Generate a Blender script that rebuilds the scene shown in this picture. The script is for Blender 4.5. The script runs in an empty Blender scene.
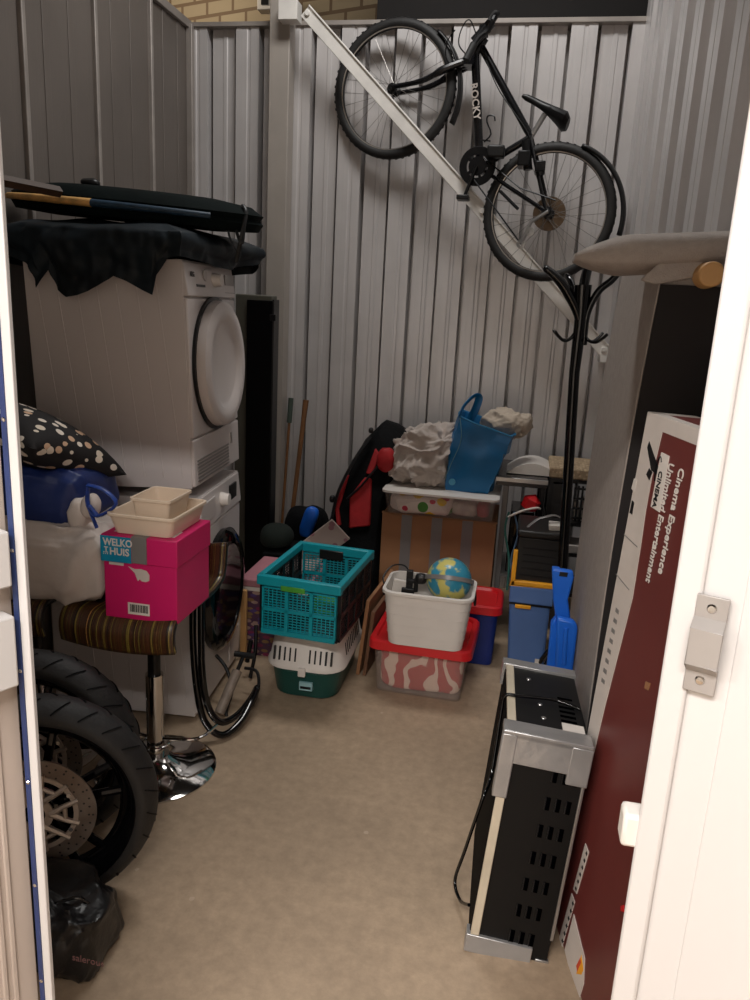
import bpy, bmesh, math, random
from math import sin, cos, pi, radians as rad
from mathutils import Vector as V, Matrix as MX, noise
random.seed(7)
S = bpy.context.scene
COL = S.collection
# ------------------------------------------------------------------ camera
F = 771.0
CX = V((0.98013, 0.19173, 0.05079)); CY = V((0.09538, -0.23106, -0.96825)); CZ = V((-0.17391, 0.95386, -0.24476))
EYE = V((0, 0, 1.6))
def ray(u, v): return CX*(u-375) + CY*(v-500) + CZ*F
def at(u, v, Y):
    r = ray(u, v); return EYE + r*(Y/r.y)
def atz(u, v, Z=0):
    r = ray(u, v); return EYE + r*((Z-1.6)/r.z)
cd = bpy.data.cameras.new('camera'); cam = bpy.data.objects.new('camera', cd); COL.objects.link(cam)
m = MX((( CX.x, -CY.x, -CZ.x, 0), (CX.y, -CY.y, -CZ.y, 0), (CX.z, -CY.z, -CZ.z, 1.6), (0,0,0,1)))
cam.matrix_world = m
cd.sensor_width = 36; cd.lens = F/1000*36; cd.clip_start = 0.02; cd.clip_end = 60
S.camera = cam
S.view_settings.view_transform = 'Standard'; S.view_settings.look = 'None'
S.view_settings.gamma = 1; S.view_settings.use_curve_mapping = False
S.view_settings.exposure = 0.16

# ------------------------------------------------------------------ materials
def lin(c):
    return tuple(((x/255)/12.92 if x/255 <= .04045 else ((x/255+.055)/1.055)**2.4) for x in c)+(1,)
def pm(name, col, rough=.6, metal=0, var=.12, vscale=6, bump=0, bscale=60, spec=.5, col2=None, v2=None, detail=4, alpha=1, trans=0):
    mt = bpy.data.materials.new(name); mt.use_nodes = True
    nt = mt.node_tree; N = nt.nodes; L = nt.links; b = N['Principled BSDF']
    b.inputs['Roughness'].default_value = rough; b.inputs['Metallic'].default_value = metal
    b.inputs['Specular IOR Level'].default_value = spec
    c = lin(col)
    tc = N.new('ShaderNodeTexCoord')
    nz = N.new('ShaderNodeTexNoise'); nz.inputs['Scale'].default_value = vscale; nz.inputs['Detail'].default_value = detail
    L.new(tc.outputs['Object'], nz.inputs['Vector'])
    cr = N.new('ShaderNodeValToRGB')
    d = lin(col2) if col2 else tuple(x*(1-var) for x in c[:3])+(1,)
    e = c if col2 else tuple(min(1, x*(1+var)) for x in c[:3])+(1,)
    cr.color_ramp.elements[0].position = .35; cr.color_ramp.elements[1].position = .65
    cr.color_ramp.elements[0].color = d; cr.color_ramp.elements[1].color = e
    L.new(nz.outputs['Fac'], cr.inputs['Fac']); L.new(cr.outputs['Color'], b.inputs['Base Color'])
    if bump:
        n2 = N.new('ShaderNodeTexNoise'); n2.inputs['Scale'].default_value = bscale; n2.inputs['Detail'].default_value = 5
        L.new(tc.outputs['Object'], n2.inputs['Vector'])
        bp = N.new('ShaderNodeBump'); bp.inputs['Strength'].default_value = bump; bp.inputs['Distance'].default_value = .01
        L.new(n2.outputs['Fac'], bp.inputs['Height']); L.new(bp.outputs['Normal'], b.inputs['Normal'])
    if trans: b.inputs['Transmission Weight'].default_value = trans
    if alpha < 1: b.inputs['Alpha'].default_value = alpha
    mt.diffuse_color = c
    return mt
def nodes(mt): return mt.node_tree.nodes, mt.node_tree.links, mt.node_tree.nodes['Principled BSDF']
def voro(name, base, cols, scale, thr=.32, rough=.8, aniso=(1,1,1)):
    mt = pm(name, base, rough); N, L, b = nodes(mt)
    tc = N.new('ShaderNodeTexCoord'); mp = N.new('ShaderNodeMapping'); mp.inputs['Scale'].default_value = aniso
    vo = N.new('ShaderNodeTexVoronoi'); vo.inputs['Scale'].default_value = scale
    L.new(tc.outputs['Object'], mp.inputs['Vector']); L.new(mp.outputs['Vector'], vo.inputs['Vector'])
    lt = N.new('ShaderNodeMath'); lt.operation = 'LESS_THAN'; lt.inputs[1].default_value = thr
    L.new(vo.outputs['Distance'], lt.inputs[0])
    cr = N.new('ShaderNodeValToRGB'); cr.color_ramp.interpolation = 'CONSTANT'
    for i, c in enumerate(cols):
        e = cr.color_ramp.elements[i] if i < 2 else cr.color_ramp.elements.new(i/len(cols))
        e.position = i/len(cols); e.color = lin(c)
    sp = N.new('ShaderNodeSeparateColor'); L.new(vo.outputs['Color'], sp.inputs[0]); L.new(sp.outputs[0], cr.inputs['Fac'])
    mx = N.new('ShaderNodeMix'); mx.data_type = 'RGBA'; mx.inputs[6].default_value = lin(base)
    L.new(lt.outputs[0], mx.inputs[0]); L.new(cr.outputs['Color'], mx.inputs[7]); L.new(mx.outputs[2], b.inputs['Base Color'])
    return mt
def stripes(name, cols, scale, axis=0, rough=.35, jitter=1.0):
    mt = pm(name, cols[0], rough); N, L, b = nodes(mt)
    tc = N.new('ShaderNodeTexCoord'); sp = N.new('ShaderNodeSeparateXYZ'); L.new(tc.outputs['Object'], sp.inputs[0])
    cb = N.new('ShaderNodeCombineXYZ'); L.new(sp.outputs[axis], cb.inputs[0])
    wn = N.new('ShaderNodeTexNoise'); wn.inputs['Scale'].default_value = scale; wn.inputs['Detail'].default_value = 6
    wn.inputs['Roughness'].default_value = .75
    L.new(cb.outputs[0], wn.inputs['Vector'])
    mr = N.new('ShaderNodeMapRange'); mr.inputs[1].default_value = .25; mr.inputs[2].default_value = .75
    L.new(wn.outputs['Fac'], mr.inputs[0])
    cr = N.new('ShaderNodeValToRGB'); cr.color_ramp.interpolation = 'CONSTANT'
    for i, c in enumerate(cols):
        e = cr.color_ramp.elements[i] if i < 2 else cr.color_ramp.elements.new(i/len(cols))
        e.position = i/len(cols); e.color = lin(c)
    L.new(mr.outputs[0], cr.inputs['Fac']); L.new(cr.outputs['Color'], b.inputs['Base Color'])
    return mt

# ------------------------------------------------------------------ mesh builder
class MB:
    def __init__(s): s.v = []; s.f = []; s.m = []
    def add(s, vs, fs, mi=0, T=None):
        o = len(s.v)
        s.v += [tuple(T @ V(p)) if T else tuple(p) for p in vs]
        for f in fs: s.f.append(tuple(i+o for i in f)); s.m.append(mi)
        return s
    def box(s, c, d, T=None, mi=0, taper=1.0):
        x, y, z = c; a, b, h = d[0]/2, d[1]/2, d[2]/2
        vs = []
        for sz in (-1, 1):
            k = taper if sz < 0 else 1
            vs += [(x-a*k, y-b*k, z+sz*h), (x+a*k, y-b*k, z+sz*h), (x+a*k, y+b*k, z+sz*h), (x-a*k, y+b*k, z+sz*h)]
        return s.add(vs, [(0,3,2,1),(4,5,6,7),(0,1,5,4),(1,2,6,5),(2,3,7,6),(3,0,4,7)], mi, T)
    def bb(s, x0, x1, y0, y1, z0, z1, T=None, mi=0):
        return s.box(((x0+x1)/2, (y0+y1)/2, (z0+z1)/2), (x1-x0, y1-y0, z1-z0), T, mi)
    def tube(s, pts, r, n=10, closed=False, mi=0, T=None, flat=1.0, cap=True):
        pts = [V(p) for p in pts]; k = len(pts)
        rs = r if isinstance(r, (list, tuple)) else [r]*k
        vs = []; up = None
        for i, p in enumerate(pts):
            if closed: t = pts[(i+1) % k]-pts[i-1]
            else: t = pts[min(i+1, k-1)]-pts[max(i-1, 0)]
            t.normalize()
            if up is None:
                up = V((0,0,1)) if abs(t.z) < .9 else V((1,0,0))
            a = t.cross(up); a.normalize(); up = a.cross(t)
            for j in range(n):
                q = 2*pi*j/n
                vs.append(p + a*cos(q)*rs[i] + up*sin(q)*rs[i]*flat)
        fs = []
        for i in range(k if closed else k-1):
            for j in range(n):
                i2 = (i+1) % k
                fs.append((i*n+j, i*n+(j+1) % n, i2*n+(j+1) % n, i2*n+j))
        if not closed and cap:
            fs.append(tuple(range(n-1, -1, -1))); fs.append(tuple((k-1)*n+j for j in range(n)))
        return s.add(vs, fs, mi, T)
    def cyl(s, a, b, r, r2=None, n=16, mi=0, T=None):
        return s.tube([a, b], [r, r if r2 is None else r2], n, mi=mi, T=T)
    def lathe(s, prof, T=None, n=32, mi=0, closed=False):
        vs = []; k = len(prof)
        for r, z in prof:
            for j in range(n): q = 2*pi*j/n; vs.append((r*cos(q), r*sin(q), z))
        fs = []
        for i in range(k if closed else k-1):
            i2 = (i+1) % k
            for j in range(n): fs.append((i*n+j, i*n+(j+1) % n, i2*n+(j+1) % n, i2*n+j))
        if not closed:
            if prof[0][0] > 1e-6: fs.append(tuple(range(n-1, -1, -1)))
            if prof[-1][0] > 1e-6: fs.append(tuple((k-1)*n+j for j in range(n)))
        return s.add(vs, fs, mi, T)
    def prism(s, poly, d0, d1, T=None, mi=0):
        "poly in (x,z), extruded along y from d0 to d1"
        n = len(poly)
        vs = [(p[0], d0, p[1]) for p in poly]+[(p[0], d1, p[1]) for p in poly]
        fs = [tuple(range(n)), tuple(range(2*n-1, n-1, -1))]
        for i in range(n): fs.append((i, i+n, (i+1) % n+n, (i+1) % n))
        return s.add(vs, fs, mi, T)
    def grid(s, fn, nu, nv, mi=0, T=None, cu=False):
        vs = [fn(i/(nu if cu else nu-1), j/(nv-1)) for i in range(nu) for j in range(nv)]
        fs = []
        for i in range(nu if cu else nu-1):
            for j in range(nv-1):
                i2 = (i+1) % nu
                fs.append((i*nv+j, i2*nv+j, i2*nv+j+1, i*nv+j+1))
        return s.add(vs, fs, mi, T)
    def loft(s, rings, mi=0, T=None, cap=True):
        n = len(rings[0]); vs = [p for r in rings for p in r]; fs = []
        for i in range(len(rings)-1):
            for j in range(n): fs.append((i*n+j, i*n+(j+1) % n, (i+1)*n+(j+1) % n, (i+1)*n+j))
        if cap: fs.append(tuple(range(n-1, -1, -1))); fs.append(tuple((len(rings)-1)*n+j for j in range(n)))
        return s.add(vs, fs, mi, T)
    def blob(s, c, d, e=.7, n1=40, n2=24, amp=0, freq=4, seed=0, T=None, mi=0, fn=None, oct=3, rid=0):
        "superellipsoid with wrinkles"
        def pw(x, e): return math.copysign(abs(x)**e, x)
        vs = []
        for i in range(n1):
            for j in range(n2):
                a = 2*pi*i/n1; b = -pi/2+pi*j/(n2-1)
                p = V((pw(cos(b), e)*pw(cos(a), e), pw(cos(b), e)*pw(sin(a), e), pw(sin(b), e)))
                q = V((p.x*d[0]/2, p.y*d[1]/2, p.z*d[2]/2))
                if amp:
                    nn = noise.fractal(q*freq+V((seed*7.3, seed*3.1, 0)), 1.0, 2.0, oct)
                    rg = 1-abs(noise.noise(q*freq*1.7+V((seed, 0, seed))))*2
                    q += p.normalized()*(nn*amp+rg*amp*.5)
                if rid:
                    wv_ = V((noise.noise(q*5), noise.noise(q*5+V((9,2,1))), noise.noise(q*5+V((1,7,4)))))*.09
                    for k_, am in ((9, 1), (19, .45), (37, .2)):
                        rr = (1-min(1, abs(noise.noise((q+wv_)*k_+V((seed, seed*2, 0))))*2.2))**2
                        q = q + p.normalized()*(rr-.35)*rid*am
                if fn: q = fn(q, p)
                vs.append(V(c)+q)
        fs = []
        for i in range(n1):
            for j in range(n2-1):
                i2 = (i+1) % n1; fs.append((i*n2+j, i2*n2+j, i2*n2+j+1, i*n2+j+1))
        return s.add(vs, fs, mi, T)
def rrect(cx, cy, w, d, r, z, n=5):
    out = []
    for sx, sy, a0 in ((1,1,0), (-1,1,90), (-1,-1,180), (1,-1,270)):
        for i in range(n+1):
            a = rad(a0+90*i/n); out.append((cx+sx*(w/2-r)+r*cos(a), cy+sy*(d/2-r)+r*sin(a), z))
    return out
TM = {}
def local(o):
    T = MX.Identity(4)
    while o: T = TM.get(o.name, MX.Identity(4)) @ T; o = o.parent
    return T
def build(name, mb, mats, parent=None, W=True, bevel=0, smooth=30, seg=2, sub=0, solid=0, label=None):
    "one mesh object; W: vertices are in world coordinates, else in the parent's"
    me = bpy.data.meshes.new(name)
    vs = mb.v
    if parent and W:
        Ti = local(parent).inverted(); vs = [tuple(Ti @ V(p)) for p in vs]
    me.from_pydata(vs, [], mb.f)
    if not isinstance(mats, (list, tuple)): mats = [mats]
    for mt in mats: me.materials.append(mt)
    me.polygons.foreach_set('material_index', mb.m)
    bm = bmesh.new(); bm.from_mesh(me)
    bmesh.ops.remove_doubles(bm, verts=bm.verts, dist=1e-6)
    bmesh.ops.recalc_face_normals(bm, faces=bm.faces); bm.to_mesh(me); bm.free()
    if smooth:
        me.polygons.foreach_set('use_smooth', [True]*len(me.polygons)); me.set_sharp_from_angle(angle=rad(smooth))
    o = bpy.data.objects.new(name, me); COL.objects.link(o)
    if parent: o.parent = parent
    if solid: q = o.modifiers.new('solid', 'SOLIDIFY'); q.thickness = solid
    if bevel:
        q = o.modifiers.new('bevel', 'BEVEL'); q.width = bevel; q.segments = seg; q.limit_method = 'ANGLE'; q.angle_limit = rad(35); q.harden_normals = False
    if sub: q = o.modifiers.new('sub', 'SUBSURF'); q.levels = sub; q.render_levels = sub
    if label: o['label'] = label
    return o
def tag(o, label, cat, group=None):
    o['label'] = label; o['category'] = cat
    if group: o['group'] = group
    return o
def struct(o): o['kind'] = 'structure'; return o
def thing(name, label, cat, loc, rot=(0,0,0), group=None):
    o = bpy.data.objects.new(name, None); COL.objects.link(o); o.empty_display_size = .05
    from mathutils import Euler
    o.location = loc; o.rotation_euler = rot
    TM[o.name] = MX.Translation(V(loc)) @ Euler(rot).to_matrix().to_4x4()
    return tag(o, label, cat, group)
def text(name, body, size, T, mat, parent, ext=.0004, font_sx=1.0, align='LEFT', bold=0):
    cu = bpy.data.curves.new(name, 'FONT'); cu.body = body; cu.size = size; cu.extrude = ext; cu.align_x = align; cu.offset = bold
    cu.resolution_u = 3
    o = bpy.data.objects.new(name+'_src', cu); COL.objects.link(o)
    bpy.context.view_layer.update()
    me = bpy.data.meshes.new_from_object(o.evaluated_get(bpy.context.evaluated_depsgraph_get()))
    bpy.data.objects.remove(o); bpy.data.curves.remove(cu)
    Ti = local(parent).inverted() @ T @ MX.Diagonal((font_sx, 1, 1, 1))
    me.transform(Ti); me.materials.clear(); me.materials.append(mat); me.name = name
    q = bpy.data.objects.new(name, me); COL.objects.link(q); q.parent = parent
    return q
def frame(o, x, y):
    "matrix with origin o, x axis x, y axis y"
    x = V(x).normalized(); z = x.cross(V(y)).normalized(); y = z.cross(x)
    return MX(((x.x, y.x, z.x, o[0]), (x.y, y.y, z.y, o[1]), (x.z, y.z, z.z, o[2]), (0,0,0,1)))
def smoothpts(pts, k=6):
    pts = [V(p) for p in pts]; out = []
    for i in range(len(pts)-1):
        p0 = pts[max(i-1, 0)]; p1 = pts[i]; p2 = pts[i+1]; p3 = pts[min(i+2, len(pts)-1)]
        for j in range(k):
            t = j/k
            out.append(.5*((2*p1)+(p2-p0)*t+(2*p0-5*p1+4*p2-p3)*t*t+(3*p1-p0-3*p2+p3)*t**3))
    out.append(pts[-1]); return out

# ------------------------------------------------------------------ palette
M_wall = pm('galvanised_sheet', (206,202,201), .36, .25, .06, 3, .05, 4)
M_wallL = pm('shaded_sheet', (112,104,98), .5, .15, .08, 2, .05, 3)  # left wall sheet: dimness of grazing light is put into its colour
M_seam = pm('seam_trim', (158,150,144), .45, .2)
M_steel = pm('painted_steel', (176,168,160), .5, .2, .05)
M_brace = pm('pale_painted_bar', (232,228,222), .5, .1, .08, 8)
M_white = pm('white_enamel', (214,206,203), .28, 0, .02, 2)
M_whitep = pm('white_plastic', (226,219,212), .4, 0, .03)
M_door = pm('white_door_paint', (206,202,200), .35, 0, .015, 2)
M_doorg = pm('beige_door_paint', (184,170,160), .4, 0, .04)
M_blue = pm('blue_film', (40,54,98), .4, 0, .1, 20)
M_black = pm('black_plastic', (16,16,18), .42, 0, .2)
M_gloss = pm('gloss_black', (8,8,10), .08, 0, .2)
M_rub = pm('tyre_rubber', (30,29,29), .62, 0, .2, 12, .15, 120)
M_dark = pm('dark_metal', (24,24,26), .35, .4, .2)
M_bikeb = pm('bicycle_black_paint', (14,14,17), .25, .1, .1)
M_chrome = pm('chrome', (210,208,206), .08, 1, .03)
M_alu = pm('aluminium', (178,176,174), .3, .85, .06)
M_disc = pm('worn_brake_disc', (132,122,114), .38, .6, .2, 14, 0, 60, col2=(112,98,88))
M_wood = pm('light_wood', (196,150,96), .5, 0, .12, 5)
M_wood2 = pm('brown_wood', (128,86,50), .6, 0, .2, 7)
M_card = pm('cardboard', (152,108,74), .85, 0, .08, 5)
M_tape = pm('grey_tape', (122,118,116), .35, 0, .06)
M_pink = pm('magenta_card', (206,22,100), .45, 0, .04)
M_cyan = pm('cyan_print', (0,140,178), .45)
M_paper = pm('white_paper', (222,214,206), .7)
M_cream = pm('cream_plastic', (226,206,184), .45, 0, .03)
M_duvet = pm('offwhite_duvet', (204,192,184), .75, 0, .06, 6, .25, 30)
M_bluebag = pm('navy_nylon', (20,40,96), .5, 0, .15, 5, .25, 18)
M_dots = voro('dotted_cotton', (22,19,20), [(222,208,190),(206,170,140),(226,214,200)], 22, .35, .85, (1,1,1.35))
M_tarp = pm('dark_green_plastic', (13,24,31), .55, 0, .45, 6, .3, 14, spec=.35)
M_teal = pm('turquoise_plastic', (10,146,160), .4, 0, .05)
M_green = pm('dark_green_plastic_tub', (22,72,66), .4, 0, .06)
M_lgreen = pm('leaf_green_plastic', (70,150,50), .5)
M_red = pm('red_plastic', (206,32,38), .35, 0, .05)
M_grey = pm('grey_upholstery', (160,150,143), .9, 0, .06, 40, .3, 300)
M_lining = pm('black_lining', (26,21,21), .85, 0, .2, 3, .1, 20)
M_maroon = pm('maroon_print', (106,48,44), .4, 0, .04)
M_white2 = pm('white_print', (206,196,188), .5, 0, .06, 8)
M_duct = pm('silver_tape', (168,166,165), .28, .5, .08, 10, .25, 25)
M_bcrate = pm('blue_plastic', (84,118,176), .45, 0, .06)
M_bstep = pm('bright_blue_plastic', (28,104,214), .4, 0, .05)
M_orange = pm('yellow_orange_plastic', (232,160,28), .5)
M_bedd = pm('beige_linen', (186,174,166), .9, 0, .05, 8, .2, 60)
M_cloth = pm('sand_cloth', (186,172,156), .9, 0, .06, 8, .2, 60)
M_bag = pm('sky_blue_bag', (4,104,160), .45, 0, .05, 5, .15, 22)
M_bpk = pm('black_nylon', (9,10,12), .8, 0, .3, 10, .4, 60, spec=.15)
M_redn = pm('red_nylon', (168,24,30), .7, 0, .15, 10, .2, 60)
M_lilac = pm('dusty_pink_card', (178,120,130), .6, 0, .06)
M_books = voro('patterned_print', (92,60,88), [(150,120,80),(140,50,90),(90,70,130),(180,150,140)], 26, .5, .5, (1,1,2.2))
M_stripe = stripes('striped_veneer', [(24,15,12),(150,98,56),(30,19,15),(196,142,76),(28,18,14),(94,58,36),(30,19,15),(150,130,58),(34,21,16),(208,156,84),(24,15,12),(124,80,48)], 52)
M_floral = voro('floral_cloth', (222,210,202), [(236,196,30),(190,60,80),(80,140,60),(120,100,110)], 15, .42)
M_slat = pm('dark_slat_wood', (70,50,36), .6, 0, .2, 6)
M_slat2 = pm('faded_slat_wood', (112,90,62), .6, 0, .2, 6)
M_globe = pm('globe_print', (56,140,168), .3, 0, 0, 13, col2=(206,196,110), detail=5)
_cr = [n for n in M_globe.node_tree.nodes if n.type == 'VALTORGB'][0]; _cr.color_ramp.elements[0].position = .43; _cr.color_ramp.elements[1].position = .48
M_rust = pm('rusty_cassette', (104,84,64), .5, .4, .2, 30)
M_spoke = pm('spoke_steel', (150,146,142), .3, .8)
M_rim = pm('dark_rim', (40,38,38), .3, .5)
M_rimline = pm('rim_bright_edge', (176,168,160), .3, .7)

for _m in (M_wall, M_wallL):
    N, L, b = nodes(_m)
    for l_ in list(b.inputs['Normal'].links): L.remove(l_)
    tc = N.new('ShaderNodeTexCoord'); mp = N.new('ShaderNodeMapping'); mp.inputs['Scale'].default_value = (34, 34, .25)
    nz = N.new('ShaderNodeTexNoise'); nz.inputs['Scale'].default_value = 1; nz.inputs['Detail'].default_value = 3
    bu = N.new('ShaderNodeBump'); bu.inputs['Strength'].default_value = .55; bu.inputs['Distance'].default_value = .004
    L.new(tc.outputs['Object'], mp.inputs['Vector']); L.new(mp.outputs['Vector'], nz.inputs['Vector']); L.new(nz.outputs['Fac'], bu.inputs['Height']); L.new(bu.outputs['Normal'], b.inputs['Normal'])
# floor
M_floor = pm('concrete_floor', (170,148,124), .5, 0, .09, 2.2, .06, 90)
N, L, b = nodes(M_floor)
base = b.inputs['Base Color'].links[0].from_socket
tc = N.new('ShaderNodeTexCoord')
n1 = N.new('ShaderNodeTexNoise'); n1.inputs['Scale'].default_value = 26; n1.inputs['Detail'].default_value = 9; n1.inputs['Roughness'].default_value = .7
L.new(tc.outputs['Object'], n1.inputs['Vector'])
r1 = N.new('ShaderNodeMapRange'); r1.inputs[1].default_value = .3; r1.inputs[2].default_value = .7; r1.inputs[3].default_value = .80; r1.inputs[4].default_value = 1.12
L.new(n1.outputs['Fac'], r1.inputs[0])
mx = N.new('ShaderNodeMix'); mx.data_type = 'RGBA'; mx.blend_type = 'MULTIPLY'; mx.inputs[0].default_value = 1
L.new(base, mx.inputs[6]); L.new(r1.outputs[0], mx.inputs[7])
v1 = N.new('ShaderNodeTexVoronoi'); v1.inputs['Scale'].default_value = 4.5; L.new(tc.outputs['Object'], v1.inputs['Vector'])
n3 = N.new('ShaderNodeTexNoise'); n3.inputs['Scale'].default_value = 60; L.new(tc.outputs['Object'], n3.inputs['Vector'])
ad = N.new('ShaderNodeMath'); ad.operation = 'MULTIPLY_ADD'; L.new(n3.outputs['Fac'], ad.inputs[0]); ad.inputs[1].default_value = .06; L.new(v1.outputs['Distance'], ad.inputs[2])
lt = N.new('ShaderNodeMath'); lt.operation = 'LESS_THAN'; lt.inputs[1].default_value = .062; L.new(ad.outputs[0], lt.inputs[0])
ml = N.new('ShaderNodeMath'); ml.operation = 'MULTIPLY'; ml.inputs[1].default_value = .35; L.new(lt.outputs[0], ml.inputs[0])
m2 = N.new('ShaderNodeMix'); m2.data_type = 'RGBA'; m2.inputs[7].default_value = lin((214,192,172)); L.new(ml.outputs[0], m2.inputs[0]); L.new(mx.outputs[2], m2.inputs[6])
L.new(m2.outputs[2], b.inputs['Base Color'])

# ================================================================== SETTING
struct(build('floor', MB().bb(-4.5, 2.5, -1.7, 6.2, -.1, 0), M_floor, smooth=0))
WH = 3.02; YB = 4.4; XL = -1.97
def xr(y): return .42+.03*(YB-y)
def corr(x0, x1, per=.294, ph=0, dep=.036, sw=.02, g=.018):
    "corrugated profile: list of (x, depth) with a narrow rebate at each fold and small stiffening ribs"
    pts = []; x = x0-ph; k = 0
    while x < x1:
        h = per/2
        # raised panel 0, with stiffener
        seq = [(0, 0), (h*.42, 0), (h*.46, .004), (h*.54, .004), (h*.58, 0), (h-g, 0), (h-g+.001, dep+.075), (h, dep+.075), (h+.001, dep),
               (h+h*.40, dep), (h+h*.44, dep-.004), (h+h*.56, dep-.004), (h+h*.6, dep), (per-g, dep), (per-g+.001, dep+.075), (per-.001, dep+.075)]
        for a, d in seq:
            q = x+a
            if x0 <= q <= x1: pts.append((q, d))
        x += per
    return [(x0, pts[0][1])]+pts+[(x1, pts[-1][1])]
mb = MB(); P = corr(XL, .44, ph=.02)
vs = []; fs = []
for x, d in P: vs += [(x, YB+d, 0), (x, YB+d, WH), (x, YB+.13, WH), (x, YB+.13, 0)]
for i in range(len(P)-1):
    a = i*4; c = a+4; fs += [(a, c, c+1, a+1), (a+1, c+1, c+2, a+2), (a+2, c+2, c+3, a+3)]
mb.add(vs, fs); struct(build('wall_back', mb, M_wall, smooth=0))
struct(build('trim_1', MB().bb(XL, .44, YB-.012, YB+.136, WH-.010, WH+.014), M_seam, bevel=.003))
# right wall, same sheet, turned
A = V((xr(YB), YB, 0)); B = V((xr(.85), .85, 0)); dr = (B-A); ln = dr.length; dr.normalize(); nr = V((dr.y, -dr.x, 0)); nr = -nr if nr.x > 0 else nr
mb = MB(); vs = []; fs = []; P = []
x = 0.05
P = [(0, 0)]
while x < ln:
    for a, d in ((0, 0), (.07, 0), (.072, .004), (.078, .004), (.08, 0), (.15, 0), (.154, .085), (.225, .08), (.23, .10), (.236, .08), (.300, .085)):
        if x+a < ln: P.append((x+a, d))
    x += .305
P.append((ln, 0))
for s_, d in P:
    p = A+dr*s_-nr*d; q = A+dr*s_-nr*.13
    vs += [(p.x, p.y, 0), (p.x, p.y, WH+.3), (q.x, q.y, WH+.3), (q.x, q.y, 0)]
for i in range(len(P)-1):
    a = i*4; c = a+4; fs += [(a, c, c+1, a+1), (a+1, c+1, c+2, a+2), (a+2, c+2, c+3, a+3)]
mb.add(vs, fs); struct(build('wall_right', mb, M_wall, smooth=0))
# left wall flat sheets with raised seams
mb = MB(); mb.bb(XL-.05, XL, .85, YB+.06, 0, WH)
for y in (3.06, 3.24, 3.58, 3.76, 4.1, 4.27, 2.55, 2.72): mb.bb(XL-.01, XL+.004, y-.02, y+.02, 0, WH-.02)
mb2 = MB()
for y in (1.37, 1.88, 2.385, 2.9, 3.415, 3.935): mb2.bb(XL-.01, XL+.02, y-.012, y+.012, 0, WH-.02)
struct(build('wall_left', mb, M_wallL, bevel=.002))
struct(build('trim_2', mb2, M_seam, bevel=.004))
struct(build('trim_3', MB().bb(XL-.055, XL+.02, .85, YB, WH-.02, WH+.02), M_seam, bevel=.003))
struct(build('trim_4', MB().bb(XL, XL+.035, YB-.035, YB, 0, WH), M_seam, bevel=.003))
# hall beyond: brick wall
M_brick = pm('painted_brick', (186,164,128), .85, 0, .1, 9, .2, 30)
N, L, b = nodes(M_brick)
tc = N.new('ShaderNodeTexCoord'); mp = N.new('ShaderNodeMapping'); mp.inputs['Rotation'].default_value = (rad(-90), 0, 0)
br = N.new('ShaderNodeTexBrick'); br.inputs['Scale'].default_value = 1; br.inputs['Brick Width'].default_value = .24; br.inputs['Row Height'].default_value = .1
br.inputs['Mortar Size'].default_value = .012; br.inputs['Color1'].default_value = lin((166,150,124)); br.inputs['Color2'].default_value = lin((152,136,112)); br.inputs['Mortar'].default_value = lin((112,92,72))
L.new(tc.outputs['Object'], mp.inputs['Vector']); L.new(mp.outputs['Vector'], br.inputs['Vector']); L.new(br.outputs['Color'], b.inputs['Base Color'])
_bw = struct(build('wall_brick', MB().bb(-2.6, 5.2, 0, .2, 0, 4.3), M_brick, smooth=0)); _bw.location = (-2.2, 5.9, 0); _bw.rotation_euler = (0, 0, rad(-18))
M_soff = pm('dark_soffit', (60,54,50), .8)
struct(build('ceiling', MB().bb(-4.5, 2.5, -1.7, 6.2, 4.3, 4.4), M_soff, smooth=0))
M_cor = pm('corridor_paint', (214,208,200), .7)
struct(build('wall_corridor', MB().bb(-4.5, 2.5, -1.75, -1.65, 0, 4.3), M_cor, smooth=0))
struct(build('wall_far_left', MB().bb(-4.6, -4.5, -1.7, 6.2, 0, 4.3), M_cor, smooth=0))
struct(build('wall_far_right', MB().bb(2.5, 2.6, -1.7, 6.2, 0, 4.3), M_cor, smooth=0))
# unit front: header over the doors and fixed panels beside them
mb = MB(); mb.bb(-4.5, 2.5, .80, .85, 1.96, WH); mb.bb(-4.5, -1.0, .80, .85, 0, 1.96); mb.bb(.56, 2.5, .80, .85, 0, 1.96)
struct(build('wall_front', mb, M_cor, smooth=0))
struct(build('trim_5', MB().bb(-1.47, -1.36, 4.29, 4.39, 0, 4.3), M_steel, bevel=.004))
struct(build('trim_6', MB().bb(-1.0, 2.4, 4.75, 4.85, 3.04, 3.7), pm('dark_beam', (22,18,17), .8)))
# diagonal brace
a = at(304, 9, 4.2); c = at(607, 353, 4.2); a.y = 4.225; c.y = 4.225
d = (c-a).normalized(); pn = V((-d.z, 0, d.x))*.034
mb = MB()
q = [a-pn, c-pn, c+pn, a+pn]
mb.add([(p.x, 4.218, p.z) for p in q]+[(p.x, 4.23, p.z) for p in q], [(0,1,2,3),(7,6,5,4),(0,4,5,1),(1,5,6,2),(2,6,7,3),(3,7,4,0)])
q = [a+pn*.75, c+pn*.75, c+pn, a+pn]
mb.add([(p.x, 4.21, p.z) for p in q]+[(p.x, 4.235, p.z) for p in q], [(0,1,2,3),(7,6,5,4),(0,4,5,1),(1,5,6,2),(2,6,7,3),(3,7,4,0)])
for k in (.008, .58, .99):
    p = a.lerp(c, k); mb.cyl((p.x, 4.208, p.z), (p.x, 4.24, p.z), .014, n=10)
mb.bb(-1.40, -1.30, 4.215, 4.3, a.z-.04, a.z+.05)
mb.bb(c.x-.03, c.x+.05, 4.215, 4.39, c.z-.05, c.z+.03)
struct(build('trim_7', mb, M_brace, bevel=.002))
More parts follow.
